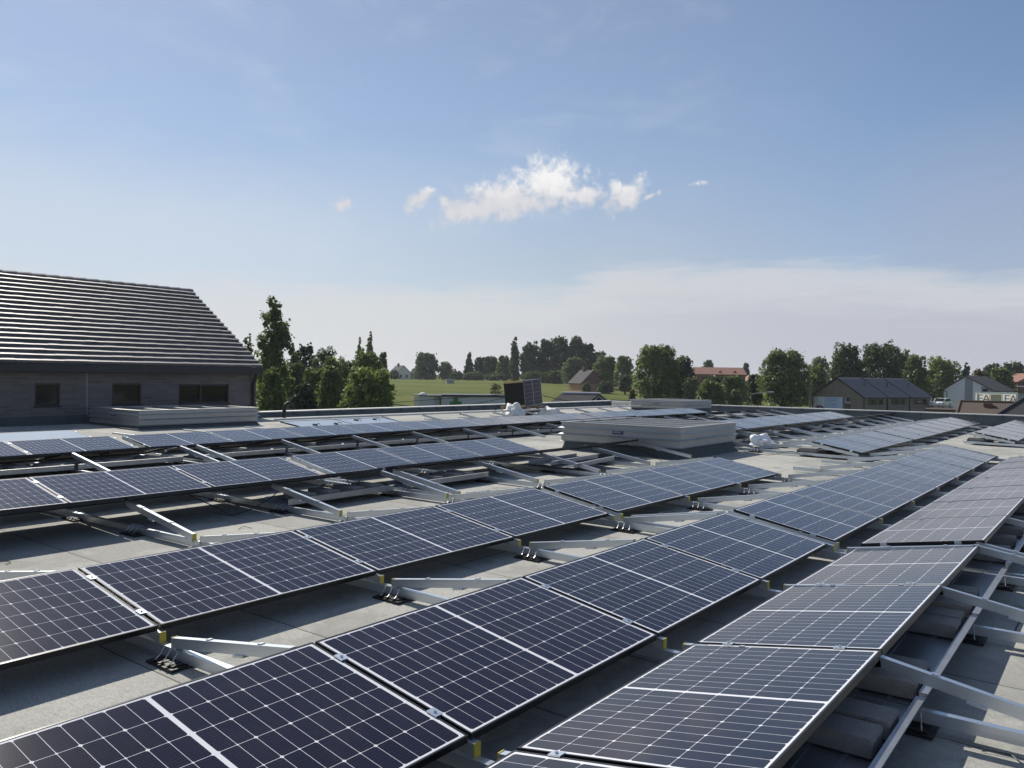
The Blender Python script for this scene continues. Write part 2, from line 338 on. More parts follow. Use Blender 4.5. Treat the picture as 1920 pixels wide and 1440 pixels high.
LEAF = {'mid': leaf_mat('leaf_mid', (.12, .17, .055), (.13, .165, .06)), 'light': leaf_mat('leaf_light', (.165, .215, .065), (.2, .24, .085)),
        'dark': leaf_mat('leaf_dark', (.072, .108, .047), (.08, .11, .05)), 'pale': leaf_mat('leaf_pale', (.14, .175, .095), (.165, .195, .115)),
        'conifer': leaf_mat('leaf_conifer', (.042, .064, .038), (.055, .078, .046)), 'brownish': leaf_mat('leaf_brownish', (.15, .135, .06), (.13, .145, .06))}

# ================================================================== SETTING
# ---- terrain
def terrain(x, y):
    d = x * FWD.x + y * FWD.y; l = x * RIGHT.x + y * RIGHT.y
    def ss(a, b, t): t = min(1, max(0, (t - a) / (b - a))); return t * t * (3 - 2 * t)
    k = l / max(d, 30.)
    left = 3.55 * ss(115, 300, d) + 1.2 * ss(300, 900, d); right = .8 * ss(120, 230, d) + 2.6 * ss(230, 500, d)
    w = ss(.10, .26, k)
    if d < 0: return -5.6
    return -5.6 + left * (1 - w) + right * w + .25 * math.sin(x * .045) * math.cos(y * .037) * ss(80, 160, d)
def grass_mat():
    mt = bpy.data.materials.new('meadow_grass'); mt.use_nodes = True; nt = mt.node_tree; p = nt.nodes['Principled BSDF']; mm = node_math(nt)
    tc = nt.nodes.new('ShaderNodeTexCoord'); co = tc.outputs['Object']
    def nz(sc, st=None, det=6):
        n = nt.nodes.new('ShaderNodeTexNoise'); n.inputs['Scale'].default_value = sc; n.inputs['Detail'].default_value = det; n.inputs['Roughness'].default_value = .65
        mp = nt.nodes.new('ShaderNodeMapping'); mp.inputs['Rotation'].default_value = (0, 0, -AZ); mp.inputs['Scale'].default_value = st or (1, 1, 1); nt.links.new(co, mp.inputs[0]); nt.links.new(mp.outputs[0], n.inputs['Vector']); return n.outputs[0]
    c = mixc(nt, smooth(nt, nz(.02, (1, 3, 1)), .35, .65), (.090, .125, .028), (.15, .165, .052))
    c = mixc(nt, mm('MULTIPLY', smooth(nt, nz(.25, (1, 3, 1)), .45, .75), .6), c, (.19, .185, .075))
    c = mixc(nt, mm('MULTIPLY', smooth(nt, nz(1.6), .5, .8), .5), c, (.055, .08, .02))
    nt.links.new(c, p.inputs['Base Color']); p.inputs['Roughness'].default_value = 1; p.inputs['Specular IOR Level'].default_value = .05
    b = nt.nodes.new('ShaderNodeBump'); b.inputs['Strength'].default_value = 1; b.inputs['Distance'].default_value = .3; nt.links.new(nz(3), b.inputs['Height']); nt.links.new(b.outputs[0], p.inputs['Normal'])
    return mt
M_GRASS = grass_mat()
gv, gf = [], []
dl = [-400, -120, -40, 0, 30, 55, 75, 95, 110, 125, 140, 160, 180, 200, 220, 240, 265, 290, 320, 360, 420, 520, 700, 1100, 1900, 3500]
ll = [-3500, -1600, -800, -450, -300, -220, -170, -130, -100, -75, -55, -38, -22, -8, 6, 20, 34, 48, 62, 78, 95, 115, 140, 170, 220, 300, 450, 800, 1600, 3500]
for d in dl:
    for l in ll:
        q = FWD * d + RIGHT * l; gv.append((q.x, q.y, terrain(q.x, q.y)))
nl = len(ll)
for i in range(len(dl) - 1):
    for j in range(nl - 1): gf.append((i * nl + j, i * nl + j + 1, (i + 1) * nl + j + 1, (i + 1) * nl + j))
g = MB(); g.v = gv; g.f = gf; g.mi = [0] * len(gf)
tag(g.build('ground', M_GRASS, None, True), kind='structure')
g = MB()
for u0, u1, D0, D1 in ((1735, 1835, 128, 146),):
    P = [flat(u0, D0, 0), flat(u1, D0, 0), flat(u1, D1, 0), flat(u0, D1, 0)]
    g.quadmesh([(p.x, p.y, terrain(p.x, p.y) + .06) for p in P], [(0, 1, 2, 3)])
tag(g.build('car_park', mat('asphalt', (.06, .06, .06), .9, 0, .15, 3)), kind='structure')

# ---- the flat roof we stand on, and its building
X0, X1, Y0, Y1 = -22.0, 9.0, -8.0, 38.0
b = empty('flat_roofed_building', (0, 0, 0), 'flat roofed building under the solar panels, covered in grey mineral felt', 'building')
g = MB(); ny = 24
ys = [Y0 + (8 - Y0) * i / 4 for i in range(5)] + [8 + (Y1 - 8) * i / 4 for i in range(1, 5)]
vs = [(x, y, zroof(x, y)) for y in ys for x in (X0, X1)]
g.quadmesh(vs, [(2 * i, 2 * i + 1, 2 * i + 3, 2 * i + 2) for i in range(len(ys) - 1)])
g.build('roof_felt', M_FELT, b)
g = MB().box(X0 - .35, X1 + .35, Y0, Y1 + .35, -5.7, -2.3); g.build('wall', M_GREYR, b)
pz = -1.30
g = MB(); g.quadmesh([(X0 + .14, 15.6, zroof(X0, 15.6) + .0), (X0 + .14, Y1, zroof(X0, Y1)), (X0, Y1, pz), (X0, 15.6, pz), (X0 - .35, 15.6, pz), (X0 - .35, Y1, pz), (X0 - .35, 15.6, -2.3), (X0 - .35, Y1, -2.3)], [(0, 1, 2, 3), (3, 2, 5, 4), (4, 5, 7, 6)])
for y in np.arange(17.2, Y1, 1.0): g.box(X0 - .0, X0 + .12, y, y + .02, zroof(X0, y) + .05, pz + .004)
g.build('parapet', M_FLASH, b)
g = MB().box(X0 - .40, X0 + .03, 15.55, Y1 + .4, pz, pz + .035); g.build('coping', M_CAP, b)
pr = [(x, -1.50 + (x - X0) * (-1.345 + 1.50) / 20.0) for x in (X0, X0 + 9, X1)]
def pzr(x): return -1.33 + .0005 * x
g = MB(); g.quadmesh([(X0, Y1 - .1, zroof(X0, Y1)), (X1, Y1 - .1, zroof(X1, Y1)), (X1, Y1, pzr(X1)), (X0, Y1, pzr(X0)), (X0, Y1 + .35, pzr(X0)), (X1, Y1 + .35, pzr(X1)), (X0, Y1 + .35, -2.3), (X1, Y1 + .35, -2.3)], [(0, 1, 2, 3), (3, 2, 5, 4), (4, 5, 7, 6)])
for x in np.arange(X0 + 1.1, X1, 1.0): g.box(x, x + .02, Y1 - .1, Y1 - .0, zroof(x, Y1) + .05, pzr(x) + .004)
g.build('parapet', M_FLASH, b)
g = MB().box(X0 + .04, X1, Y1 - .03, Y1 + .40, pzr(X0), pzr(X0) + .04); g.build('coping', M_CAP, b)

# ================================================================== SOLAR ARRAY
PL, PW, PT, PITCHL = 1.755, 1.038, .035, 1.775
def panel_meshes():
    fw = .010
    f = MB()   # frame ring
    f.box(0, PW, 0, fw, -PT, 0); f.box(0, PW, PL - fw, PL, -PT, 0); f.box(0, fw, fw, PL - fw, -PT, 0); f.box(PW - fw, PW, fw, PL - fw, -PT, 0)
    fm = f.mesh('panel_frame', M_BLACK)
    me = bpy.data.meshes.new('panel_glass')
    z0, z1 = -.002, -.007
    v = [(fw, fw, z0), (PW - fw, fw, z0), (PW - fw, PL - fw, z0), (fw, PL - fw, z0), (fw, fw, z1), (PW - fw, fw, z1), (PW - fw, PL - fw, z1), (fw, PL - fw, z1)]
    me.from_pydata(v, [], [(0, 1, 2, 3), (7, 6, 5, 4)])
    me.materials.append(M_CELL); me.materials.append(M_BACK); me.polygons[1].material_index = 1
    uv = me.uv_layers.new(name='UVMap')
    for lp in me.loops:
        p = v[lp.vertex_index]; uv.data[lp.index].uv = (p[1] - fw, p[0] - fw)
    c = MB().box(-.03, .03, -.022, .022, .001, .007); c.box(-.03, .03, -.009, .009, -PT, .001); c.tube([(0, 0, .007), (0, 0, .016)], .007, 6)
    cm = c.mesh('panel_clamp', M_ALU)
    e = MB().box(-.028, .028, -.016, .0, -PT - .004, .006); e.box(-.028, .028, 0, .010, .001, .006)
    em = e.mesh('end_clamp', M_ALU)
    j = MB().box(PW * .28, PW * .40, PL * .47, PL * .53, -.03, -.0085); jm = j.mesh('junction_box', M_PLAST); global JBM; j = MB().box(-.05, .05, -.045, .045, -.013, .022); j.tube([(.03, 0, .01), (.1, .03, .05), (.16, 0, .0)], .008, 5); JBM = j.mesh('junction_box', M_PLAST)
    return fm, me, cm, em, jm
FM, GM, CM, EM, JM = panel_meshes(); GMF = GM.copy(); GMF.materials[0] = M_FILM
proto = None
def block_matrix(T, R, z, rs, tt, dy):
    c, s = math.cos(dy), math.sin(dy)
    Rh = Vector((s, c, 0)); Th = Vector((c, -s, 0))
    Rv = Rh * math.cos(rs) + UPW * math.sin(rs); Tv = Th * math.cos(tt) - UPW * math.sin(tt)
    n = Tv.cross(Rv).normalized()
    return Matrix(((Tv.x, Rv.x, n.x, T), (Tv.y, Rv.y, n.y, R), (Tv.z, Rv.z, n.z, z), (0, 0, 0, 1)))
rowcount = {}; rnd = random.Random(5)
def block(row, desc, T, R, z, rs, tt, dy, k0, n, clamps=True, cat='solar panel', group=None):
    """n panels of one row, the k-th starting PITCHL*k along the row from (T,R,z) on its left-hand edge"""
    global proto
    M = block_matrix(T, R, z, R_(rs), R_(tt), R_(dy))
    for k in range(k0, k0 + n):
        i = rowcount.get(row, 0); rowcount[row] = i + 1
        lab = '%s panel from the left %s' % (ORD[i], desc)
        P = M @ Matrix.Translation((0, k * PITCHL + .01, 0)) @ Matrix.Rotation(R_(rnd.uniform(-.08, .08)), 4, 'X') @ Matrix.Rotation(R_(rnd.uniform(-.1, .1)), 4, 'Y')
        t = empty('solar_panel', P, lab, cat, group or 'solar panels on the flat roof')
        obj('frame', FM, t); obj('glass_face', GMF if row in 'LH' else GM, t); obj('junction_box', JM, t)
        if row == 'H':
            for e in (.3, .7): obj('junction_box', JBM, t, Matrix.Translation((.35 if k else .75, PL * e, .012)) @ Rz(e))
        if clamps:
            for e in (.2, .8):
                if k < k0 + n - 1: obj('clamp', CM, t, Matrix.Translation((e * PW, PL + .01, 0)))
                else: obj('clamp', EM, t, Matrix.Translation((e * PW, PL + .001, 0)) @ Rz(math.pi))
                if k == k0: obj('clamp', EM, t, Matrix.Translation((e * PW, -.001, 0)))
D_A = 'in the second blue row, behind the front row'
D_B = 'in the dark blue front row crossing the bottom'
D_C = 'in the grey-sheened row at the lower right'
D_D = 'in the third blue row, behind bare rails'
D_D2 = 'in the black edge-on row along the third row'
D_E = 'in the long pale blue row below the house'
D_E2 = 'in the black edge-on row along the long pale row'
D_G = 'in the pale right row near the white bag'
D_K = 'in the pale row pointing at the banner house'
D_K2 = 'in the black edge-on row along the banner-house row'
D_F = 'in the short pale row at the right edge'
D_L = 'in the small pale blank group below the brick wall'
D_H = 'in the blank pale pair right of the left skylight'
D_I = 'in the glinting edge-on line below the left parapet'
block('B', D_B, -3.23, 2.67, -1.350, -.28, 10.32, -.30, -2, 5)
block('B', D_B, -3.23, 8.16, -1.359, -.31, 10.77, -.02, 0, 7)
block('C', D_C, -2.00, 2.72, -1.552, -.30, -9.83, 0, -2, 5)
block('C', D_C, -1.98, 8.16, -1.547, -.33, -9.36, .05, 0, 7)
block('A', D_A, -5.57, 2.60, -1.321, -.17, 10.35, -.28, -2, 5)
block('A', D_A, -5.58, 8.08, -1.324, -.44, 10.92, -.10, 0, 3)
block('D', D_D, -10.23, 4.21, -1.268, -.16, 10.5, -.18, -2, 4)
block('D', D_D, -10.32, 8.03, -1.287, -.02, 10.84, -.03, 0, 3)
block('E', D_E, -15.06, 5.83, -1.224, .15, 8.87, .12, -2, 3)
block('E', D_E, -15.15, 7.88, -1.233, -.11, 8.76, .20, 0, 9)
def ztop(T, R, h): return zarr(T, R) + h
VAL, RID = .185, .365
def grow(row, desc, Tn, R, n, down=True, clamps=True, tilt=10.2, lift=0.):
    """a row block placed on the roof plane: Tn is the T of its edge at the valley"""
    w = PW * math.cos(R_(tilt)); rs = math.degrees(math.atan(-.003)) if R > 8 else 0
    if down: block(row, desc, Tn - w, R, ztop(Tn, R, VAL) + PW * math.sin(R_(tilt)) + lift, rs, tilt, 0, 0, n, clamps)
    else: block(row, desc, Tn, R, ztop(Tn, R, VAL) + lift, rs, -tilt, 0, 0, n, clamps)
grow('E', D_E, -14.05, 24.0, 5)
grow('D2', D_D2, -9.02, 4.21 - 2 * PITCHL, 4, False)
grow('D2', D_D2, -9.08, 8.03, 4, False)
grow('E2', D_E2, -13.84, 2.3, 3, False, lift=-.04); grow('E2', D_E2, -13.84, 7.9, 9, False, lift=-.04); grow('E2', D_E2, -13.84, 24.0, 7, False, lift=-.02)
grow('K', D_K, -9.12, 18.4, 3); grow('K', D_K, -9.12, 23.9, 7)
grow('K2', D_K2, -8.92, 18.4, 3, False); grow('K2', D_K2, -8.92, 23.9, 8, False)
grow('G', D_G, -4.45, 18.3, 3); grow('G', D_G, -4.45, 23.75, 7)
grow('F', D_F, -2.30, 26.0, 6)
grow('L', D_L, -16.4, 8.0 - 3 * PITCHL, 3, tilt=6.5)
grow('H', D_H, -16.5, 13.3, 2, tilt=6.5)
for i, (Ra, Rb) in enumerate(((13.2, 20.6), (20.75, 26.6), (26.7, 33.2))):
    za, zb_ = zarr(-17.6, Ra) + RID - .03, zarr(-17.6, Rb) + RID - .03
    g = MB().bar((0, 0, 0), (0, Rb - Ra, zb_ - za), .09, .055); o_ = g.build('panel_edge_strip', M_CAP); o_.matrix_world = Matrix.Translation((-17.6, Ra, za))  # added pale strip standing in for the bright edges of face-down panels
    tag(o_, '%s bright strip from the left standing in for panel edges below the left parapet' % ORD[i], 'panel edge strip', 'bright strips along the far ridge')

# ---- rails
def S1(T): return float(np.interp(T, [-14, -9.2, -4.5, -2], [2.28, 2.43, 2.60, 2.69]))
def S2(T): return float(np.interp(T, [-14, -9.2, -4.5, -2], [7.90, 8.03, 8.08, 8.16]))
VALLEYS = [-2.1, -4.44, -6.85, -9.12, -11.5, -13.94, -16.3]
railn = {}
def slope_rail(Tl, Th, R, where, cap=True, group='sloping aluminium rails'):
    """rail from its low end at Tl to its high end at Th"""
    i = railn.get(where, 0); railn[where] = i + 1
    a = Vector((Tl, R, zarr(Tl, R) + VAL - PT - .032)); bb = Vector((Th, R, zarr(Th, R) + RID - PT - .032))
    d = (bb - a).normalized()
    t = empty('mounting_rail', a, '%s sloping rail from the left %s' % (ORD[i], where), 'mounting rail', group)
    L = (bb - a).length
    obj('rail_profile', rail_mesh(round(L, 3)), t, Matrix(((d.x, 0, -d.z, 0), (0, 1, 0, 0), (d.z, 0, d.x, 0), (0, 0, 0, 1))) if d.x > 0 else Matrix(((d.x, 0, d.z, 0), (0, -1, 0, 0), (d.z, 0, -d.x, 0), (0, 0, 0, 1))))
    if cap: obj('end_clip', CLIP, t, Rz(math.pi) if d.x < 0 else Matrix.Identity(4))
_rm = {}
def rail_mesh(L):
    if L not in _rm:
        g = MB(); g.box(-.02, L, -.02, .02, -.03, .03); g.box(L * .30, L * .30 + .03, -.014, .014, .03, .037); g.box(L * .74, L * .74 + .03, -.014, .014, .03, .037)
        g.box(L * .55, L * .55 + .09, -.03, .03, -.042, -.03)
        _rm[L] = g.mesh('rail', M_ALU)
    return _rm[L]
g = MB(); g.box(-.0265, -.0205, -.0205, .0205, -.045, .030); g.box(-.055, -.0265, -.0205, .0205, -.045, -.040); CLIP = g.mesh('yellow_clip', M_YEL)
basen = 0
def base_rail(Ra, Rb, Ta, Tb, pads, where):
    """straight rail on the roof from (Ta,Ra) to (Tb,Rb) with feet at the T values in pads"""
    global basen
    za, zb = zarr(Ta, Ra) + .06, zarr(Tb, Rb) + .06
    t = empty('base_rail', (Ta, Ra, za - .06), 'base rail %s' % where, 'base rail', 'base rails under the panel rows')
    g = MB().bar((0, 0, .06), (Tb - Ta, Rb - Ra, zb - za + .06), .045, .06); g.build('rail_profile', M_ALU, t)
    for T in pads:
        k = (T - Ta) / (Tb - Ta)
        if not 0 <= k <= 1: continue
        q = Matrix.Translation((T - Ta, (Rb - Ra) * k, zroof(T, Ra + (Rb - Ra) * k) - (za - .06))); p_ = obj('foot_pad', PAD, t, q)
        if T > -12:
            for x in (-.085, -.015, .06): obj('strap', STRAP, p_, Matrix.Translation((x, 0, 0)) @ Rz(R_(14)))
g = MB().box(-.135, .135, -.11, .11, .002, .018); g.box(-.11, .11, -.09, .09, .018, .028)
for x in (-.07, 0, .07): g.box(x - .012, x + .012, -.11, .11, .028, .032)
PAD = g.mesh('foot_pad', M_PLAST)
g = MB(); g.tube([(0, -.10, .032), (0, -.07, .045), (0, -.030, .088), (0, .030, .088), (0, .07, .045), (0, .10, .032)], .0035, 5)
STRAP = g.mesh('strap', M_TIE)
pads_T = [v + .08 for v in VALLEYS] + [v + 1.25 for v in VALLEYS] 
for k in range(-1, 4):
    base_rail(S1(-18.9) + PITCHL * k - .15 if False else S1(-14) - .15 + PITCHL * k, S1(-2) + .13 + PITCHL * k, -18.8, 2.3, pads_T, ('crossing under the left-hand panels, %s from the left' % ORD[k + 1]))
for k in range(0, 4):
    base_rail(S2(-14) - .10 + PITCHL * k, S2(-2) + .09 + PITCHL * k, -18.8, 2.3, pads_T, 'crossing under the middle panels, %s from the left' % ORD[k])
for k in range(4, 8):
    base_rail(8.16 + PITCHL * k, 8.17 + PITCHL * k, -4.9, 2.3, pads_T, 'under the far front row, %s from the left' % ORD[k - 4])
for k in range(4):
    base_rail(18.35 + PITCHL * k, 18.35 + PITCHL * k, -18.8, -4.3, pads_T, 'near the white bag, %s from its near end' % ORD[k])
for k in range(8):
    base_rail(23.85 + PITCHL * k, 23.85 + PITCHL * k, -18.0, -4.2, pads_T, 'near the far parapet, %s from near end' % ORD[k])
for k in range(7):
    base_rail(26.0 + PITCHL * k, 26.0 + PITCHL * k, -3.6, 3.0, pads_T, 'under the short row at the right edge, %s from the near end' % ORD[k])
for i, (R, Ta, Tb) in enumerate(((9.66, -14.1, -13.0), (11.4, -14.1, -13.0), (13.2, -14.1, -13.0), (15.0, -14.1, -13.0), (16.8, -14.1, -13.0))): pass
# uncovered slopes, and the rails whose clips show under the covered ones
def slopes(valley, side, joints, where, cap=True):
    """side -1: rises towards -T (a row tilting to the viewer); +1: rises towards +T"""
    for R in joints:
        if side < 0: slope_rail(valley - .075, valley - (1.16 if valley in (-2.13, -4.46, -9.15, -13.97, -4.47, -2.32) else 1.26), R, where, cap)
        else: slope_rail(valley + .10, valley + 1.16, R, where, cap)
def J1(T, k0=-1, k1=3): return [S1(T) + PITCHL * k for k in range(k0, k1 + 1)]
def J2(T, n): return [S2(T) + .02 + PITCHL * k for k in range(0, n + 1)]
slopes(-4.46, 1, J1(-4.4) + J2(-4.4, 7), 'rising from the second row to the front row')
slopes(-2.13, 1, J1(-2, -1, 3), 'tucked under the grey-sheened row')
slopes(-2.13, -1, J1(-2, 0, 3) + J2(-2, 7), 'ending in yellow clips under the front row')
slopes(-4.46, -1, J1(-4.4, 0, 3) + J2(-4.4, 3), 'ending in yellow clips under the second row')
slopes(.24, -1, J1(0, -1, 3) + J2(0, 7), 'coming down from the grey-sheened row')
slopes(-6.85, -1, J1(-6.9) + J2(-6.9, 4), 'coming down bare before the third blue row')
slopes(-6.85, 1, J1(-6.9) + J2(-6.9, 3), 'rising bare behind the second row')
slopes(-11.55, -1, J1(-11.5, -1, 3) + J2(-11.5, 7) + [20.3, 22.1], 'coming down bare before the long pale row', False)
slopes(-11.55, 1, J1(-11.5, -1, 3) + J2(-11.5, 3), 'rising bare behind the third blue row', False)
slopes(-9.15, -1, [J1(-9.2)[-1]] + [J2(-9.2, 3)[0]], 'showing in the gap of the third blue row', False)
slopes(-13.97, -1, [S1(-14) + 3 * PITCHL, S2(-14)], 'showing in the gap of the long pale row', False)
slopes(-16.35, -1, [17.0 + PITCHL * k for k in range(9)], 'coming down from the glinting parapet line', False)
slopes(-16.35, 1, [17.0 + PITCHL * k for k in range(9)], 'behind the far half of the long pale row', False)
slopes(-4.47, -1, [18.4, 23.6, 23.85], 'showing at block ends of the pale right row', False)
slopes(-6.8, -1, [18.45 + PITCHL * k for k in range(4)] + [24.0 + PITCHL * k for k in range(8)], 'coming down bare before the banner-house row', False)
slopes(-6.8, 1, [18.35 + PITCHL * k for k in range(4)] + [23.85 + PITCHL * k for k in range(8)], 'rising bare behind the pale right row', False)
slopes(-11.5, -1, [24.0 + PITCHL * k for k in range(8)], 'coming down bare in the far right corner', False)
slopes(-11.5, 1, [23.95 + PITCHL * k for k in range(8)], 'rising bare behind the banner-house row', False)
slopes(-2.32, -1, [26.05], 'at the near end of the short right-edge row', False)

# ---- ballast trays and pavers
g = MB(); TL = PITCHL - .06
g.box(-.23, .23, 0, TL, 0, .003); g.box(.22, .2235, 0, TL, .003, .075); g.box(.2235, .262, 0, TL, .072, .075); g.box(-.2235, -.22, 0, TL, .003, .055)
for x in (-.09, .07): g.box(x, x + .02, .0, TL, .003, .010)
TRAY = g.mesh('ballast_tray', M_GALV)
g = MB().box(-.2, .2, 0, .2, 0, .085); _pm = g.mesh('paver', M_PAVER)
bm = bmesh.new(); bm.from_mesh(_pm); bmesh.ops.bevel(bm, geom=bm.edges, offset=.006, segments=2, affect='EDGES'); bm.to_mesh(_pm); bm.free()
trayn = {}; pavn = 0
def tray(T, R, where, pav, rot=0., dz=.0, lab=None):
    global pavn
    i = trayn.get(where, 0); trayn[where] = i + 1
    z = zarr(T, R) + .092 + dz
    t = obj('ballast_tray', TRAY, None, Matrix.Translation((T, R + .03, z)) @ Rz(rot))
    tag(t, lab or '%s metal ballast tray from the left %s' % (ORD[i], where), 'ballast tray', 'ballast trays between the base rails')
    for j, y in enumerate(pav):
        n = 0
        p = obj('concrete_paver', _pm, None, Matrix.Translation((T - .012 + rnd.uniform(-.012, .012), R + .04 + y, z + .011)) @ Rz(R_(rnd.uniform(-2, 2))))
        tag(p, '%s grey paver in the %s tray %s' % (ORD[j], ORD[i], where), 'paver', 'concrete pavers weighing down the trays')
for k, pv in zip(range(-1, 3), ((.1, .32), (.98, 1.22), (.03, .26, 1.27, 1.5), (.06, .28, .5))): tray(-1.02, J1(-1)[k + 1], 'under the grey-sheened row', pv)
for k, pv in zip(range(0, 7), ((.3, .55, 1.2), (.1, .9), (.2, 1.3), (.6,), (.3, 1.2), (.5,), (.4,))): tray(-1.02, J2(-1, 8)[k], 'under the grey-sheened row', pv)
tray(-8.03, J1(-8)[3], 'in front of the third blue row', (.25, .62, 1.02, 1.35)); tray(-8.03, J2(-8, 3)[0], 'in front of the third blue row', (.2, .5, .95, 1.2))
tray(-7.88, J2(-8, 3)[2] - .35, '', (), R_(4), .07, 'empty metal tray lying askew beside the skylight box, upper one')
tray(-7.5, J2(-8, 3)[2] - .25, '', (), R_(7), .05, 'empty metal tray lying askew beside the skylight box, lower one')
for R, pv in ((J1(-12.7)[1], (.3, .7, 1.2)), (J1(-12.7)[2], (.1, .5, .9, 1.3)), (J1(-12.7)[3], (.2, .5, 1.1)), (J2(-12.7, 9)[0], (.2, .6)), (J2(-12.7, 9)[2], (.3, .8)), (J2(-12.7, 9)[3], (.5, 1.2)), (J2(-12.7, 9)[4], (.4,)), (J1(-12.7)[0], (.5,)), (J2(-12.7, 9)[1], (.5, 1.0)), (J2(-12.7, 9)[5], (.5,)), (J2(-12.7, 9)[6], (.7,))): tray(-12.84, R, 'in front of the long pale row', pv)
for k, R in enumerate((18.35, 20.15, 25.7, 27.5, 29.2)): tray(-7.95, R, 'in front of the pale banner-house row', ((.3, 1.1), (.6,), (.4,), (.9,), (.4,))[k])
tray(-5.6, 18.32, 'at the near end of the pale right row', (.05, .28))
tray(-3.3, 26.0, 'at the near end of the short right-edge row', (.05, .28))

# ---- cables
def cable(pts, lab, r=.006):
    g = MB(); P = []
    for i in range(len(pts) - 1):
        p0 = Vector(pts[max(i - 1, 0)]); p1 = Vector(pts[i]); p2 = Vector(pts[i + 1]); p3 = Vector(pts[min(i + 2, len(pts) - 1)])
        for k in range(6):
            t = k / 6; P.append(.5 * (2 * p1 + (p2 - p0) * t + (2 * p0 - 5 * p1 + 4 * p2 - p3) * t * t + (3 * p1 - p0 - 3 * p2 + p3) * t ** 3))
    P.append(Vector(pts[-1])); g.tube(P, r, 5)
    tag(g.build('cable', M_PLAST), lab, 'cable', 'loose black solar cables')
zr = zroof
cable([(-8.15, 5.0, -1.36), (-8.1, 5.3, -1.52), (-8.05, 5.5, zr(-8, 5.5) + .015), (-8.0, 5.9, -1.5), (-8.1, 6.2, -1.37)], 'black cable sagging below the third blue row, left of the first tray')
cable([(-8.1, 7.2, -1.37), (-8.02, 7.28, -1.55), (-8.0, 7.36, -1.37)], 'small cable loop hanging from the third blue row')
cable([(-8.3, 15.0, -1.4), (-7.9, 15.3, -1.6), (-7.6, 15.1, zr(-7.6, 15) + .012), (-7.1, 14.4, zr(-7, 14) + .012), (-6.6, 13.9, zr(-6.6, 13.9) + .012)], 'black cable on the felt at the foot of the skylight box')
cable([(-1.0, 2.7, -1.44), (-.9, 2.75, -1.58), (-.72, 2.5, zr(-.8, 2.5) + .16), (-.5, 2.42, zr(-.8, 2.4) + .015)], 'thin black cable dropping over the nearest ballast tray at lower right', .004)
cable([(-6.9, 18.0, zr(-7, 18) + .02), (-6.3, 17.9, zr(-6, 18) + .012), (-5.9, 18.2, zr(-6, 18) + .10), (-5.6, 18.15, zr(-5.6, 18) + .02)], 'black cable looping by the near end of the pale right row')

for i, (T, R) in enumerate(((-3.9, 2.1), (-3.75, 3.2), (-3.6, 4.0), (-7.3, 5.2), (-6.2, 4.8), (-.35, 4.4), (-.2, 3.6), (-3.7, 7.1), (-5.2, 15.5), (-7.45, 2.9))):
    a0 = rnd.uniform(0, 6.28); g = MB(); g.tube([(.055 * k * math.cos(a0 + k * rnd.uniform(.2, .5)), .055 * k * math.sin(a0 + k * rnd.uniform(.2, .5)), .004 + .012 * math.sin(k * .9)) for k in range(4)], .0028, 4)
    o_ = g.build('cable_tie', M_PLAST); o_.matrix_world = Matrix.Translation((T, R, zroof(T, R))); tag(o_, 'small dark cable tie offcut lying on the bare felt', 'cable tie', 'cable tie offcuts on the felt')
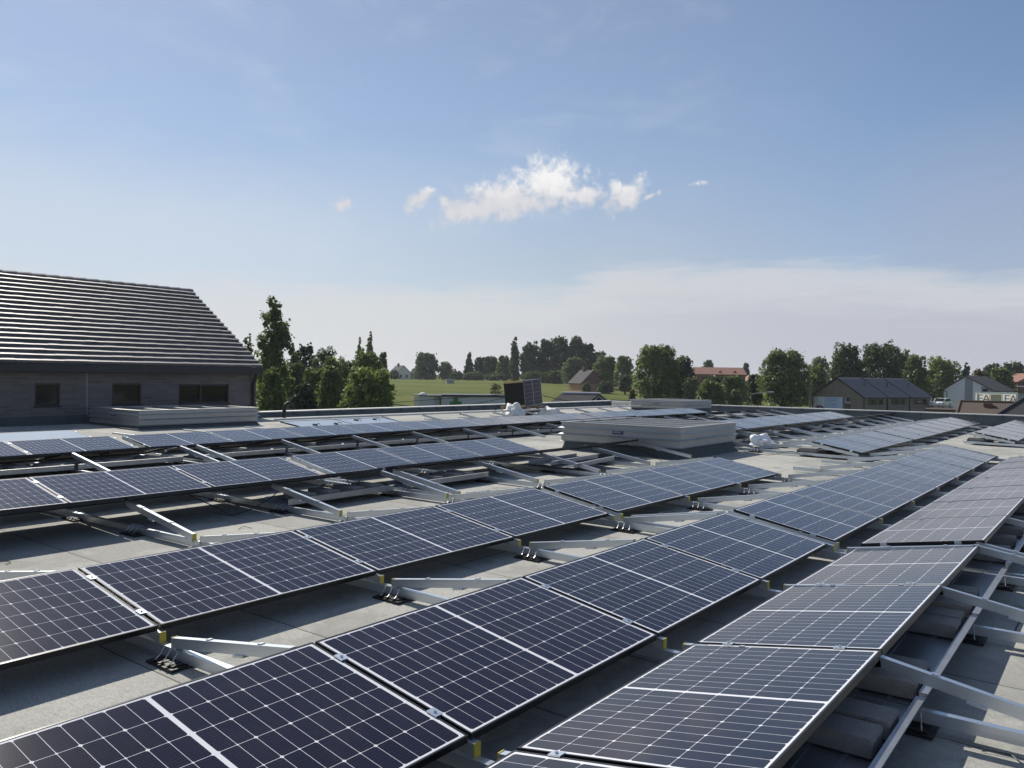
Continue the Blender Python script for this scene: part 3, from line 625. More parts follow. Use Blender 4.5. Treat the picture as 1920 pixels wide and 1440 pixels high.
# ---- skylight boxes (smoke vents)
def skylight(x0, x1, y0, y1, hb, ht, lab, label_face=True):
    zb = zroof((x0 + x1) / 2, (y0 + y1) / 2); t = empty('skylight_box', (x1, y0, zb), lab, 'skylight', 'metal skylight boxes on the roof')
    w, l = x1 - x0, y1 - y0
    def ring(g, e0, z0, e1, z1, mi=0):
        a = [(-w - e0, -e0, z0), (e0, -e0, z0), (e0, l + e0, z0), (-w - e0, l + e0, z0)]; bq = [(-w - e1, -e1, z1), (e1, -e1, z1), (e1, l + e1, z1), (-w - e1, l + e1, z1)]
        g.quadmesh(a + bq, [(i, (i + 1) % 4, (i + 1) % 4 + 4, i + 4) for i in range(4)], mi)
    g = MB(); ring(g, .14, -.06, .03, .06); ring(g, .03, .06, .0, .16); ring(g, 0, .16, 0, hb)
    for y in np.arange(.5, l, .62): g.box(-.001, .006, y, y + .02, .10, hb - .01); g.box(-w - .006, -w + .001, y, y + .02, .10, hb - .01)
    for x in np.arange(.5, w, .7): g.box(-x, -x + .02, -.006, .001, .10, hb - .01)
    g.build('upstand', M_FLASH, t)
    g = MB(); e = .05; H = ht - hb; zs = [hb, hb + H * .32, hb + H * .36, hb + H * .66, hb + H * .70, ht]
    ring(g, e + .02, hb - .02, e, hb); ring(g, e, hb, e, zs[1]); ring(g, e, zs[1], e + .055, zs[1] + .004, 1); ring(g, e + .055, zs[1] + .006, e, zs[2] + .02, 1)
    ring(g, e, zs[2] + .02, e, zs[3]); ring(g, e, zs[3], e + .055, zs[3] + .004, 1); ring(g, e + .055, zs[3] + .006, e, zs[4] + .02, 1); ring(g, e, zs[4] + .02, e, ht - .02); ring(g, e, ht - .02, e + .025, ht, 1); ring(g, e + .02, ht, -.06, ht)
    ring(g, -.06, ht, -.06, ht - .07)
    g.build('metal_surround', [M_GALV2, M_ALU], t)
    g = MB().box(-w + .07, -.07, .07, l - .07, ht - .16, ht - .075); g.build('glazing', M_GLAZ, t)
    for k in range(1, 4): 
        g = MB().box(-w + .08, -.08, l * k / 4 - .045, l * k / 4 + .045, ht - .075, ht - .005); g.build('glazing_bar', M_GALV2, t)
    g = MB()
    for y in np.arange(.2, l - .2, .18): g.tube([(e + .0, y, hb + .03), (e + .006, y, hb + .03)], .006, 6)
    g.build('rivets', M_TIE, t)
    if label_face:
        g = MB().box(-w * .5 - .13, -w * .5 + .13, -e - .006, -e - .001, zs[2] + .05, zs[2] + .13); pl = g.build('name_plate', M_BLUE, t)
        g = MB(); x = -w * .5 - .095
        for k, ww in enumerate((.02, .012, .02, .015, .02, .02, .012)): g.box(x, x + ww, -e - .008, -e - .0062, zs[2] + .075 + .004 * (k % 3), zs[2] + .112 - .003 * (k % 2)); x += ww + .009
        g.build('lettering', M_LETTER, pl)
    return t
skylight(-10.05, -7.25, 15.35, 18.2, .23, .64, 'large metal skylight box with glazing bars, right of the centre behind the second row')
skylight(-21.9, -19.5, 10.6, 13.95, .10, .47, 'long metal skylight box standing in front of the dark brick wall')
skylight(-18.3, -15.7, 33.6, 36.5, .2, .56, 'far metal skylight box beside the white mesh screen')
# ---- white bag, gooseneck pipe
def crumple(name, c, rx, ry, rz, seed, M, lab, cat, n=4, amp=.35):
    bm = bmesh.new(); bmesh.ops.create_icosphere(bm, subdivisions=n, radius=1); r = random.Random(seed)
    from mathutils import noise
    for v in bm.verts:
        d = v.co.copy(); k = 1 + amp * noise.noise(d * 1.7 + Vector((seed, 0, 0))) + .5 * amp * abs(noise.noise(d * 4.3 + Vector((0, seed, 0)))) + .12 * noise.noise(d * 11)
        v.co = Vector((d.x * rx * k, d.y * ry * k, max(-.02, d.z * rz * k)))
    me = bpy.data.meshes.new(name); bm.to_mesh(me); bm.free(); me.materials.append(M); me.polygons.foreach_set('use_smooth', [True] * len(me.polygons))
    o = obj(name, me, None, Matrix.Translation(c)); return tag(o, lab, cat)
crumple('plastic_bag', (-7.16, 19.7, zr(-7, 19.6) + .09), 0.27, .30, .20, 3, M_BAG2, 'crumpled white plastic bag lying on a rail right of the skylight box', 'bag', 4, .6)
g = MB(); P = [(0, 0, 0), (0, 0, .30)] + [(0, .17 - .17 * math.cos(a), .30 + .17 * math.sin(a)) for a in np.linspace(.25, math.pi, 8)] + [(0, .34, .24)]
g.tube(P, .06, 12); g.tube([(0, 0, .16), (0, 0, .19)], .07, 12)
o = g.build('vent_pipe', M_PLAST); o.matrix_world = Matrix.Translation((-21.6, 16.55, zr(-21.6, 16.6))); tag(o, 'black gooseneck pipe standing on the roof at the corner of the brick house', 'pipe')

# ---- stack of panels on a pallet, trolley, big bags
def stack():
    c = pix(985, 763, 31.5); base = c.z
    yaw = Rz(AZ + R_(38)); M = Matrix.Translation(c) @ Rz(AZ)
    t = empty('panel_stack', M @ Matrix.Rotation(R_(-6), 4, 'Y'), 'stack of black solar panels standing upright on a pallet above the long pale row', 'panel stack')
    # local x to the right, y away, z up: edges of the stacked panels face left of the viewer, the front panel right
    H = 1.0
    a = math.radians(40); ex = Vector((math.cos(a), -math.sin(a), 0)); ey = Vector((math.sin(a), math.cos(a), 0))
    Q = Matrix(((math.cos(.62), math.sin(.62), 0, 0), (-math.sin(.62), math.cos(.62), 0, 0), (0, 0, 1, 0), (0, 0, 0, 1)))
    n = 20
    for k in range(n):
        g = MB(); x = -.84 + k * .042
        g.box(x, x + .035, -.0, 1.755, .0, 1.038); 
        oo = g.build('stacked_panel', M_BLACK, t); oo.matrix_local = Rz(R_(-25))
    g = MB()
    for k in range(n):
        x = -.84 + k * .042
        for z in (-.004, .96): g.box(x + .004, x + .03, -.02, .05, z, z + .085)
    oo = g.build('corner_protectors', mat('corner_protector', (.62, .5, .25), .7), t); oo.matrix_local = Rz(R_(-25))
    me = GM.copy(); me.materials[0] = M_STACK; oo = obj('front_glass', me, t, Rz(R_(-25)) @ Matrix(((0, 0, 1, .004), (0, 1, 0, 0), (-1, 0, 0, 1.038), (0, 0, 0, 1))))
    g = MB()
    for y in (0, .55, 1.1): g.box(-1.0, .2, y, y + .1, -.145, -.125)
    for x in (-1.0, -.78, -.56, -.34, -.12, .1): g.box(x, x + .1, -.1, 1.85, -.022, 0)
    for x in (-1.0, -.45, .1):
        for y in (-.1, .8, 1.72): g.box(x, x + .1, y, y + .13, -.125, -.022)
    g.box(-1.0, .2, -.1, 0.0, -.145, -.125)
    p = empty('pallet', M, 'wooden pallet carrying the upright panel stack', 'pallet'); oo = g.build('pallet_boards', M_WOOD, p); oo.matrix_local = Rz(R_(-25))
    zb = zroof(-18, 25) - base
    tr = empty('trolley', M, 'low trolley with a yellow wheel under the panel stack pallet', 'trolley')
    g = MB().box(-1.0, .3, .2, 1.6, -.22, -.15); oo = g.build('deck', M_RED, tr); oo.matrix_local = Rz(R_(-25))
    for (x, y) in ((-.42, .05), (.75, .3)):
        g = MB(); q = Vector((x, y - .35, -.30)); g.tube([q + Vector((-.0, -.045, 0)), q + Vector((0, .045, 0))], .14, 20); w = g.build('wheel', M_TYRE, tr)
        g = MB(); g.tube([q + Vector((0, -.055, 0)), q + Vector((0, .055, 0))], .085, 16); g.build('hub', M_YEL, w)
    for (x, y) in ((-.8, .4), (-.1, 1.3), (.5, .6), (-1.2, 1.0)): g = MB().box(x, x + .06, y, y + .06, zb, -.16); g.build('leg', M_PLAST, tr)
stack()
pb = pix(963, 768, 29.5); crumple('big_bag', (pb.x, pb.y, pb.z - .30), .38, .36, .46, 8, M_BAG, 'slumped white big bag left in front of the panel stack', 'bag', 4, .5)
pb = pix(1032, 766, 31.0); crumple('big_bag', (pb.x, pb.y, pb.z - .22), .50, .22, .24, 12, M_BAG, 'flat folded cream big bag right of the panel stack', 'bag', 4, .4)

# ================================================================== BUILDINGS
def gable_house(M, w, d, he, hr, mats, over=.25, roof='roof', tiles=True):
    """local x across the gable (width w), y depth d, gable at y=0; returns empties' parts via callback"""
    pass
# ---- brick house at the left
def brick_house():
    Xw, Ye = -22.45, 15.98; Ys = -14.0; Xr = -26.2; Xb = -2 * 3.75 + Xw; ze, zrg = .12, 2.78
    t = empty('brick_house', (Xw, Ye, -5.6), 'grey brick house with a dark ribbed tile roof at the left edge', 'house')
    def L(x, y, z): return (x - Xw, y - Ye, z + 5.6)
    g = MB()
    x0, y0, _ = L(Xb, Ys, 0)
    wins = [(9.39, 10.02, -.97, -.37), (11.4, 12.24, -.96, -.37), (13.39, 15.08, -.99, -.39), (6.2, 7.4, -.97, -.37)]
    # front wall with real openings: strips between windows
    ws = sorted(wins); ycur = Ys
    def wb(ya, yb, za, zb): g.box(-.30, 0, ya - Ye, yb - Ye, za + 5.6, zb + 5.6)
    for a, b_, z0, z1 in ws:
        wb(ycur, a, -5.6, ze); wb(a, b_, -5.6, z0); wb(a, b_, z1, ze); ycur = b_
    wb(ycur, Ye, -5.6, ze)
    g.prism([(x - Xw, z + 5.6) for x, z in ((Xw - .31, -5.6), (Xb, -5.6), (Xb, ze), (Xr, zrg - .12), (Xw - .31, ze))], -.3, 0)
    g.build('wall', M_BRICKG, t)
    # joint in the brickwork, base flashing
    g = MB().box(-.002, .004, 10.70 - Ye, 10.73 - Ye, 4.3, ze + 5.6); g.build('expansion_joint', M_GREYR, t)
    g = MB().box(.0, .05, Ys - Ye, 15.9 - Ye, 3.9, -1.225 + 5.6); g.build('base_flashing', M_FLASH, t)
    for a, b_, z0, z1 in ws:
        g = MB(); fz = .05; q = lambda y: y - Ye
        for (ya, yb, za, zb) in ((a, b_, z0, z0 + fz), (a, b_, z1 - fz, z1), (a, a + fz, z0 + fz, z1 - fz), (b_ - fz, b_, z0 + fz, z1 - fz)): g.box(-.09, -.02, q(ya), q(yb), za + 5.6, zb + 5.6)
        if b_ - a > 1.3: g.box(-.09, -.02, q(a + .70), q(a + .76), z0 + 5.65, z1 + 5.55)
        f = g.build('window', M_DARKF, t)
        g = MB().box(-.07, -.055, q(a + fz), q(b_ - fz), z0 + fz + 5.6, z1 - fz + 5.6); g.build('pane', M_WIN, f)
        g = MB().box(-.09, .03, q(a - .03), q(b_ + .03), z0 + 5.565, z0 + 5.6); g.build('sill', M_DARKF, f)
    # tiled roof: 18 courses of flat tiles on both slopes
    n = 19; sl = Vector((Xr - (Xw + .30), 0, zrg - (ze + .02))); ln_ = sl.length; dr = sl.normalized(); nr = Vector((-dr.z, 0, dr.x)) * -1
    if nr.z < 0: nr = -nr
    g = MB(); o0 = Vector((Xw + .30, 0, ze + .02))
    for k in range(n):
        a = o0 + dr * (ln_ * k / n) ; b_ = o0 + dr * (ln_ * (k + 1) / n + .03)
        pa, pb_ = a + nr * .105, b_ + nr * .03; pc = a + nr * .012; pd = b_ + nr * -.01
        ws_ = .30; ya = Ys
        poly = [(p.x - Xw, p.z + 5.6) for p in (pc, pa, pb_, pd)]
        y = Ys + (k % 2) * ws_ / 2 - ws_
        yend = Ye + .10
        while y < yend - .02:
            y2 = min(y + ws_, yend); dz = rnd.uniform(-.004, .004)
            g.prism([(px_, pz_ + dz) for px_, pz_ in poly], y - Ye + .004, y2 - Ye, 0); y = y2
    g.build('roof', M_TILE, t)
    g = MB(); q2 = [(Xr, zrg), (Xr, zrg - .06), (2 * Xr - (Xw + .30), ze - .04), (2 * Xr - (Xw + .30), ze + .05)]
    g.prism([(x - Xw, z + 5.6) for x, z in q2], Ys - Ye, .1); g.build('rear_roof', M_TILE, t)
    g = MB(); y = Ys
    while y < Ye + .1:
        g.tube([(Xr - Xw, y - Ye, zrg + 5.6 - .02), (Xr - Xw, min(y + .42, Ye + .12) - Ye, zrg + 5.6 + .0)], .11, 10); y += .40
    g.build('ridge_tiles', M_TILE, t)
    g = MB().box(.03, .36, Ys - Ye, .12, ze - .20 + 5.6, ze + .03 + 5.6); g.box(-.0, .03, Ys - Ye, .1, ze - .10 + 5.6, ze + 5.6); add_bevel(g.build('gutter', M_DARKF, t), .03)
    g = MB().tube([(.2, -.02, ze + 5.5), (.16, -.03, ze + 5.3), (.07, -.03, ze + 5.1), (.07, -.03, 0)], .06, 10); g.build('downpipe', M_DARKF, t)
    # verge boards along the gable
    g = MB(); a0 = (Xw + .30, ze - .10); a1 = (Xr, zrg - .12)
    g.prism([(a0[0] - Xw, a0[1] + 5.6), (a0[0] - Xw, a0[1] + 5.78), (a1[0] - Xw, a1[1] + 5.75), (a1[0] - Xw, a1[1] + 5.6)], .001, .06); g.build('verge_board', M_DARKF, t)
def tile_mat():
    mt = bpy.data.materials.new('flat_roof_tiles'); mt.use_nodes = True; nt = mt.node_tree; p = nt.nodes['Principled BSDF']
    ge = nt.nodes.new('ShaderNodeNewGeometry'); tc = nt.nodes.new('ShaderNodeTexCoord'); n = nt.nodes.new('ShaderNodeTexNoise'); n.inputs['Scale'].default_value = 7; n.inputs['Detail'].default_value = 5; nt.links.new(tc.outputs['Object'], n.inputs['Vector'])
    c = mixc(nt, ge.outputs['Random Per Island'], (.16, .158, .168), (.23, .226, .235)); c = mixc(nt, .35, c, mixc(nt, n.outputs[0], (.05, .05, .055), (.17, .165, .17)))
    nt.links.new(c, p.inputs['Base Color']); p.inputs['Roughness'].default_value = .53; p.inputs['Specular IOR Level'].default_value = .4
    return mt
M_TILE = tile_mat()
brick_house()

def gz(p): return terrain(p.x, p.y)
def frame_at(u, D, yaw_deg, zg=None):
    """a frame whose origin stands on the ground where pixel column u meets distance D; x to the viewer's right turned by yaw"""
    p = flat(u, D, 0); z = gz(p) if zg is None else zg
    return Matrix.Translation((p.x, p.y, z)) @ Rz(AZ + R_(yaw_deg)), z
def win(t, x0, x1, y, z0, z1, n=1, axis='x', m_f=None):
    """a window on a wall facing -y (axis x) or +x (axis y): frame, pane"""
    g = MB(); f = .07
    def bx(a0, a1, d0, d1, c0, c1):
        if axis == 'x': g.box(a0, a1, y + d0, y + d1, c0, c1)
        else: g.box(y - d1, y - d0, a0, a1, c0, c1)
    for a in ((x0, x1, -.03, .03, z0, z0 + f), (x0, x1, -.03, .03, z1 - f, z1), (x0, x0 + f, -.03, .03, z0 + f, z1 - f), (x1 - f, x1, -.03, .03, z0 + f, z1 - f)): bx(*a)
    for k in range(1, n): xx = x0 + (x1 - x0) * k / n; bx(xx - .03, xx + .03, -.03, .03, z0 + f, z1 - f)
    o = g.build('window', m_f or M_DARKF, t); g = MB()
    bx(x0 + f, x1 - f, -.012, .0, z0 + f, z1 - f); g.build('pane', M_WIN, o); return o
def text_obj(name, s, size, M, matl, parent, ext=.01, align='LEFT'):
    cu = bpy.data.curves.new(name, 'FONT'); cu.body = s; cu.size = size; cu.extrude = ext; cu.align_x = align
    tmp = bpy.data.objects.new(name, cu); C.objects.link(tmp); dg = bpy.context.evaluated_depsgraph_get(); me = bpy.data.meshes.new_from_object(tmp.evaluated_get(dg)); bpy.data.objects.remove(tmp)
    me.materials.clear(); me.materials.append(matl); return obj(name, me, parent, M)
UPRIGHT = Matrix.Rotation(math.pi / 2, 4, 'X')
# ---- three terraced gabled units with a banner, right of centre
def terrace():
    D = 128; M, z0 = frame_at(1523, D, -57); k = D / F_PX
    w = 8.9; he = (704 + 8 - 743) * k - z0 + .1; hr = he + 2.75; over = .25
    u = [0, 5.9, 11.8, 17.7]; zo = [0, 0, 0]
    for i in range(3):
        lab = ('taupe gabled unit carrying the pale banner, nearest of three in a terrace', 'middle unit of the three joined gabled units behind the banner', 'farthest unit of the three joined gabled units, beside the parked white cars')[i]
        t = empty('terrace_house', M @ Matrix.Translation((0, u[i], 0)), lab, 'house', 'three joined gabled units')
        dp = 5.9
        g = MB(); g.prism([(0, -.5), (w, -.5), (w, he), (w / 2, hr - .1), (0, he)], 0.0 if i == 0 else .16, dp); g.build('wall', M_BRICKT, t)
        g = MB()
        for s in (0, 1):
            xa = -over if s == 0 else w + over; ze_ = he - over * (hr - he) / (w / 2)
            g.prism([(xa, ze_ + .02), (xa, ze_ + .17), (w / 2, hr + .17), (w / 2, hr + .02)], -.15 if i == 0 else .02, dp + (.0 if i < 2 else .15))
        # tile courses
            for c in range(14):
                f0 = c / 14; x_ = xa + (w / 2 - xa) * f0; z_ = ze_ + .172 + (hr - ze_) * f0
                g.box(x_ - .04, x_ + .04, -.15 if i == 0 else .02, dp, z_ - .02, z_ + .022)
        g.build('roof', M_SLATE_SKY, t)
        g = MB(); yv = -.18 if i == 0 else -.02; x2 = w + over; ze_ = he - over * (hr - he) / (w / 2)
        g.prism([(x2, ze_ - .05), (x2, ze_ + .26), (w / 2, hr + .28), (w / 2, hr - .02)], yv, yv + .09 if i == 0 else yv + .22)
        g.prism([(-over, ze_ - .05), (-over, ze_ + .26), (w / 2, hr + .28), (w / 2, hr - .02)], yv, yv + .09 if i == 0 else yv + .22)
        g.build('verge', M_DARKF, t)
        g = MB().tube([(w + over + .06, -.1, ze_ + .06), (w + over + .06, dp, ze_ + .06)], .07, 8); g.build('gutter', M_DARKF, t)
        g = MB().tube([(w + .08, .12, he - .1), (w + .08, .12, -.2)], .08, 8); g.build('downpipe', M_DARKF, t)
        g = MB().tube([(w * .74, dp * .62, he + .55), (w * .74, dp * .62, he + 2.1)], .09, 8); g.tube([(w * .74, dp * .62, he + 2.1), (w * .74, dp * .62, he + 2.2)], .14, 8); g.build('flue', M_PLAST, t)
        win(t, 1.3, 3.3, w + .03, he - 1.15, he - .3, 2, 'y'); win(t, 3.7, 4.9, w + .03, he - 1.15, he - .3, 1, 'y')
        if i == 0:
            g = MB().box(5.85, 6.85, -.05, -.005, .05, 2.0); d = g.build('door', M_DOOR, t); g = MB().box(5.85, 6.85, -.06, -.008, 2.06, 3.1); d2 = g.build('door_panel', M_GREYR, t); win(t, 6.2, 6.75, -.07, 2.45, 3.05)
            # banner, its writing and drawing
            bx0, bx1, bz0, bz1 = .35, 5.5, .62, 3.0
            bn = empty('banner', M @ Matrix.Translation((0, -.08, 0)), 'pale blue and white banner on the gable wall, purple drawing and blue writing', 'banner')
            g = MB().box(bx0, bx1, -.03, 0, bz0, bz1); bn_o = g.build('banner_sheet', mat('banner_white', (.78, .82, .88), .6, 0, .05, .5), bn)
            g = MB().box(bx0 + 2.0, bx1 - .02, -.034, -.0301, bz0 + .02, bz1 - .02); g.build('blue_field', mat('banner_blue', (.50, .62, .82), .6, 0, .08, .6), bn)
            mb = mat('ink_blue', (.05, .10, .30), .6); mp = mat('ink_purple', (.07, .035, .14), .6); ml = mat('ink_pale', (.45, .42, .48), .6); mr = mat('ink_maroon', (.20, .04, .10), .6)
            T_ = lambda x, z: Matrix.Translation((x, -.036, z)) @ UPRIGHT
            xm = (bx0 + 2.0 + bx1) / 2
            text_obj('writing', 'LES MAISONS DE DEMAIN', .20, T_(xm, bz1 - .33), mb, bn, .002, 'CENTER'); text_obj('writing', 'se construisent ici', .22, T_(xm, bz1 - .62), mb, bn, .002, 'CENTER')
            text_obj('writing', 'Contact', .34, T_(xm, bz1 - 1.2), mb, bn, .002, 'CENTER'); text_obj('writing', '071 30 75 63', .40, T_(xm, bz0 + .06), mb, bn, .002, 'CENTER')
            def disc(cx, cz, rx, rz, matl, y=-.037, hole=0., rot=0., name='drawing'):
                g = MB(); n = 24; vs = []; cr, sr = math.cos(rot), math.sin(rot)
                for kk in range(n):
                    a = 2 * math.pi * kk / n; px_, pz_ = rx * math.cos(a), rz * math.sin(a); vs.append((cx + px_ * cr - pz_ * sr, y, cz + px_ * sr + pz_ * cr))
                if hole:
                    vs += [(cx + (p[0] - cx) * hole, y, cz + (p[2] - cz) * hole) for p in vs[:n]]
                    g.quadmesh(vs, [(i_, (i_ + 1) % n, (i_ + 1) % n + n, i_ + n) for i_ in range(n)])
                else: g.quadmesh(vs, [tuple(range(n))])
                g.build(name, matl, bn)
            disc(bx0 + .95, bz0 + .58, .55, .46, mp); disc(bx0 + 1.45, bz0 + .68, .42, .30, mp, -.0375); disc(bx0 + 1.75, bz0 + .28, .30, .14, mp, -.038, 0, -.4); disc(bx0 + .95, bz0 + .50, .30, .22, mr, -.0385)
            disc(bx0 + 1.30, bz0 + .50, .12, .20, mat('ink_white', (.75, .78, .84), .6), -.039); disc(bx0 + .75, bz0 + 1.45, .30, .48, ml, -.037, .88, .2); disc(bx0 + 1.25, bz0 + 1.45, .22, .45, ml, -.0375, .86, -.35)
            disc(bx0 + 1.0, bz0 + 1.25, .42, .30, ml, -.038, .9); disc(bx0 + 1.95, bz0 + .62, .18, .05, mp, -.039, 0, .9)
terrace()
# ---- white gable house with a dark strip
def white_house():
    D = 150; M, z0 = frame_at(1770, D, -44); w = 8.0; he = (716 - 731.5) * D / F_PX - z0; hr = he + 2.45; dp = 14
    t = empty('white_house', M, 'pale grey gabled house with one dark vertical strip, behind the parked cars', 'house')
    g = MB().prism([(0, -.5), (w, -.5), (w, he), (w * .45, hr), (0, he)], 0, dp); g.build('wall', M_WHITEH, t)
    g = MB().prism([(w * .45 - .1, .0), (w * .60, .0), (w * .60, hr - (hr - he) * .29), (w * .45, hr - .04), (w * .45 - .1, hr - .1)], -.03, -.001); g.build('dark_strip', M_GREYR, t)
    g = MB()
    g.prism([(-.3, he - .15), (-.3, he + .02), (w * .45, hr + .2), (w * .45, hr + .03)], -.2, dp); g.prism([(w + .4, he - .2), (w + .4, he - .03), (w * .45, hr + .2), (w * .45, hr + .03)], -.2, dp); g.build('roof', M_SLATE, t)
    g = MB().tube([(-.2, -.1, he), (.3, -.1, he - .25), (.55, -.1, he - .3), (.6, -.06, 0)], .06, 8); g.build('downpipe', M_DARKF, t)
    g = MB().box(w * .77, w - .05, -.02, -.001, he - 1.2, he + .7); g.build('side_cladding', M_GREYR, t)
    win(t, w * .8, w * .9, -.03, he - .3, he + .3)
    # long low wing stretching right
    M2, z1 = frame_at(1866, 165, -30); t2 = empty('barn', M2, 'long dark low-pitched roof stretching right from the pale grey house', 'barn')
    g = MB().box(0, 16, 0, 9, -.3, 3.3); g.build('wall', M_GREYR, t2); g = MB().prism([(-3.0, 5.0), (-3.0, 5.2), (17, 3.5), (17, 3.3)], -.4, 9.4); g.build('roof', M_SLATE, t2)
    win(t2, 1.0, 2.5, -.03, 1.2, 2.4)
white_house()
# ---- white framed hoarding lettered E A
def hoarding():
    D = 116; M, z0 = frame_at(1828, D, -26); zt = (716.5 - 735) * D / F_PX - z0; w = 69 * D / F_PX; h = 2.3; zb = zt - h
    t = empty('hoarding', M, 'white framed hoarding with blue and brown letters above the brown tiled roof', 'sign')
    mw = mat('tarpaulin_white', (.86, .84, .78), .6, 0, .03, 1); nt = mw.node_tree; p = nt.nodes['Principled BSDF']; p.inputs['Transmission Weight'].default_value = 0
    tr = nt.nodes.new('ShaderNodeBsdfTranslucent'); tr.inputs[0].default_value = (.92, .88, .80, 1); mx = nt.nodes.new('ShaderNodeMixShader'); mx.inputs[0].default_value = .55
    nt.links.new(p.outputs[0], mx.inputs[1]); nt.links.new(tr.outputs[0], mx.inputs[2]); nt.links.new(mx.outputs[0], nt.nodes['Material Output'].inputs[0])
    g = MB().quadmesh([(0, 0, zb), (w, 0, zb), (w, 0, zt), (0, 0, zt)], [(0, 1, 2, 3)]); g.build('sheet', mw, t)
    fr = mat('hoarding_frame', (.85, .85, .80), .5)
    g = MB(); g.box(-.03, w + .03, -.06, -.002, zt - .22, zt + .03)
    for x in (0, w - .12): g.box(x, x + .12, -.06, -.002, zb, zt - .22)
    g.build('frame', fr, t)
    be = mat('letter_beige', (.50, .43, .33), .7); bl = mat('letter_blue', (.16, .36, .52), .6); br = mat('letter_brown', (.33, .25, .22), .6)
    g = MB().box(w * .37, w * .63, -.05, -.003, zb, zt - .3); g.build('beige_panel', be, t)
    for x in (w * .345, w * .655): g = MB().box(x - .03, x + .03, -.045, -.003, zb, zt - .22); g.build('post', br, t)
    for x in (.3, w * .68):
        text_obj('letter', 'E', 1.55, Matrix.Translation((x, -.02, zt - 1.42)) @ UPRIGHT, bl, t, .012)
        text_obj('letter', 'A', 1.55, Matrix.Translation((x + .62, -.05, zt - 1.42)) @ UPRIGHT, br, t, .012)
    g = MB().box(.2, .32, .05, .15, -.3, zt - .1); g.box(w - .3, w - .18, .05, .15, -.3, zt - .1); g.build('leg', br, t)
hoarding()
# ---- brown tiled roofs at the right
def hip_house(u, D, yaw, w, d, he, hr, ridge0, ridge1, rm, wm, lab, over=.35, chim=None, name='house'):
    M, z0 = frame_at(u, D, yaw); t = empty(name, M, lab, 'house')
    g = MB().box(0, w, 0, d, -.5, he); g.build('wall', wm, t)
    g = MB(); o = over; y = d / 2
    vs = [(-o, -o, he), (w + o, -o, he), (w + o, d + o, he), (-o, d + o, he), (ridge0, y, hr), (ridge1, y, hr)]
    g.quadmesh(vs, [(0, 1, 5, 4), (2, 3, 4, 5), (1, 2, 5), (3, 0, 4), (3, 2, 1, 0)])
    vs2 = [(x, yy, z - .0) for x, yy, z in vs]
    g.build('roof', rm, t)
    g = MB(); g.tube([(ridge0, y, hr + .02), (ridge1, y, hr + .02)], .13, 8)
    for a, bq in ((0, 4), (1, 5)): g.tube([Vector(vs[a]) + Vector((0, 0, .02)), Vector(vs[bq]) + Vector((0, 0, .02))], .10, 6)
    g.build('ridge_tiles', rm, t)
    if chim:
        g = MB().box(chim[0], chim[0] + .6, chim[1], chim[1] + .6, he, chim[2]); g.box(chim[0] - .06, chim[0] + .66, chim[1] - .06, chim[1] + .66, chim[2] - .12, chim[2]); g.build('chimney', M_RED, t)
    return t, M, z0
def hz(v, u, D, z0): return (704.2 + .0139 * (u - 960) - v) * D / F_PX - z0
z_ = terrain(*flat(1795, 72, 0).xy)
hip_house(1797, 66, -29, 5.2, 7, hz(778, 1840, 66, z_), hz(753.5, 1840, 69, z_), .15, 5.0, M_BROWN, M_RED, 'low house with a brown tiled roof, right beyond the parapet below the lettered hoarding', .1, (1.85, 2.0, hz(756, 1838, 67, z_)))
hip_house(1881, 56, -31, 9, 4, hz(779, 1890, 56, z_), hz(737, 1925, 58, z_), 1.75, 7.0, M_SLATE, M_RED, 'dark brown hipped roof cut by the right edge of the photo')
# lean-to in front
M, z0 = frame_at(1738, 78, -28); t = empty('lean_to', M, 'low brown lean-to shed right of the terrace, just over the parapet', 'shed')
g = MB().box(0, 4.6, 0, 3, -.3, hz(768, 1770, 78, z0) - .15); g.build('wall', M_BEIGE, t); g = MB().box(-.1, 4.9, -.2, 3.2, hz(768, 1770, 78, z0) - .15, hz(768, 1770, 78, z0) + .05); g.build('roof', M_BROWN, t)
M, z0 = frame_at(1744, 140, -26); t = empty('garden_wall', M, 'beige block wall behind the parked white cars', 'wall'); g = MB().box(0, 2.4, 0, .3, -.3, 1.7); g.box(2.4, 3.6, .02, .28, -.3, 1.5); g.build('blockwork', M_BEIGE, t); g = MB().box(-.05, 3.7, -.05, .35, 1.7, 1.78); g.build('coping', M_GREYL, t)
# ---- cars
def car(u, D, yaw, lab):
    M, z0 = frame_at(u, D, yaw, -4.1); M = M @ Matrix.Translation((0, 0, -.0)); t = empty('parked_car', M, lab, 'car', 'white parked cars')
    pr = [(-2.1, .35), (-2.05, .75), (-1.6, .88), (-1.0, .93), (-.45, 1.42), (.9, 1.46), (1.7, 1.0), (2.1, .9), (2.15, .45), (2.0, .3), (-2.0, .28)]
    g = MB().prism(pr, -.85, .85); add_bevel(g.build('body', M_CARW, t), .12, 3)
    g = MB().prism([(-.92, .96), (-.42, 1.38), (.85, 1.41), (1.5, 1.02)], -.862, .862); g.build('window', M_WIN, t)
    g = MB().prism([(-1.02, .97), (-.50, 1.42), (-.46, 1.42), (-.95, .955)], -.7, .7); g.build('windscreen', M_WIN, t)
    for x in (-1.35, 1.3):
        for y in (-.87, .87):
            g = MB().tube([(x, y - .1 * (1 if y > 0 else -1), .32), (x, y + .02 * (1 if y > 0 else -1), .32)], .32, 16); w = g.build('wheel', M_TYRE, t); g = MB().tube([(x, y, .32), (x, y + .03 * (1 if y > 0 else -1), .32)], .19, 12); g.build('rim', M_ALU, w)
    for y in (-.6, .6): g = MB().box(-2.12, -2.02, y - .16, y + .16, .62, .76); g.build('headlight', M_GLAZ, t)
car(1737, 132, 62, 'white parked car half hidden behind the terrace corner'); car(1766, 130, 40, 'white parked car in front of the pale grey house')
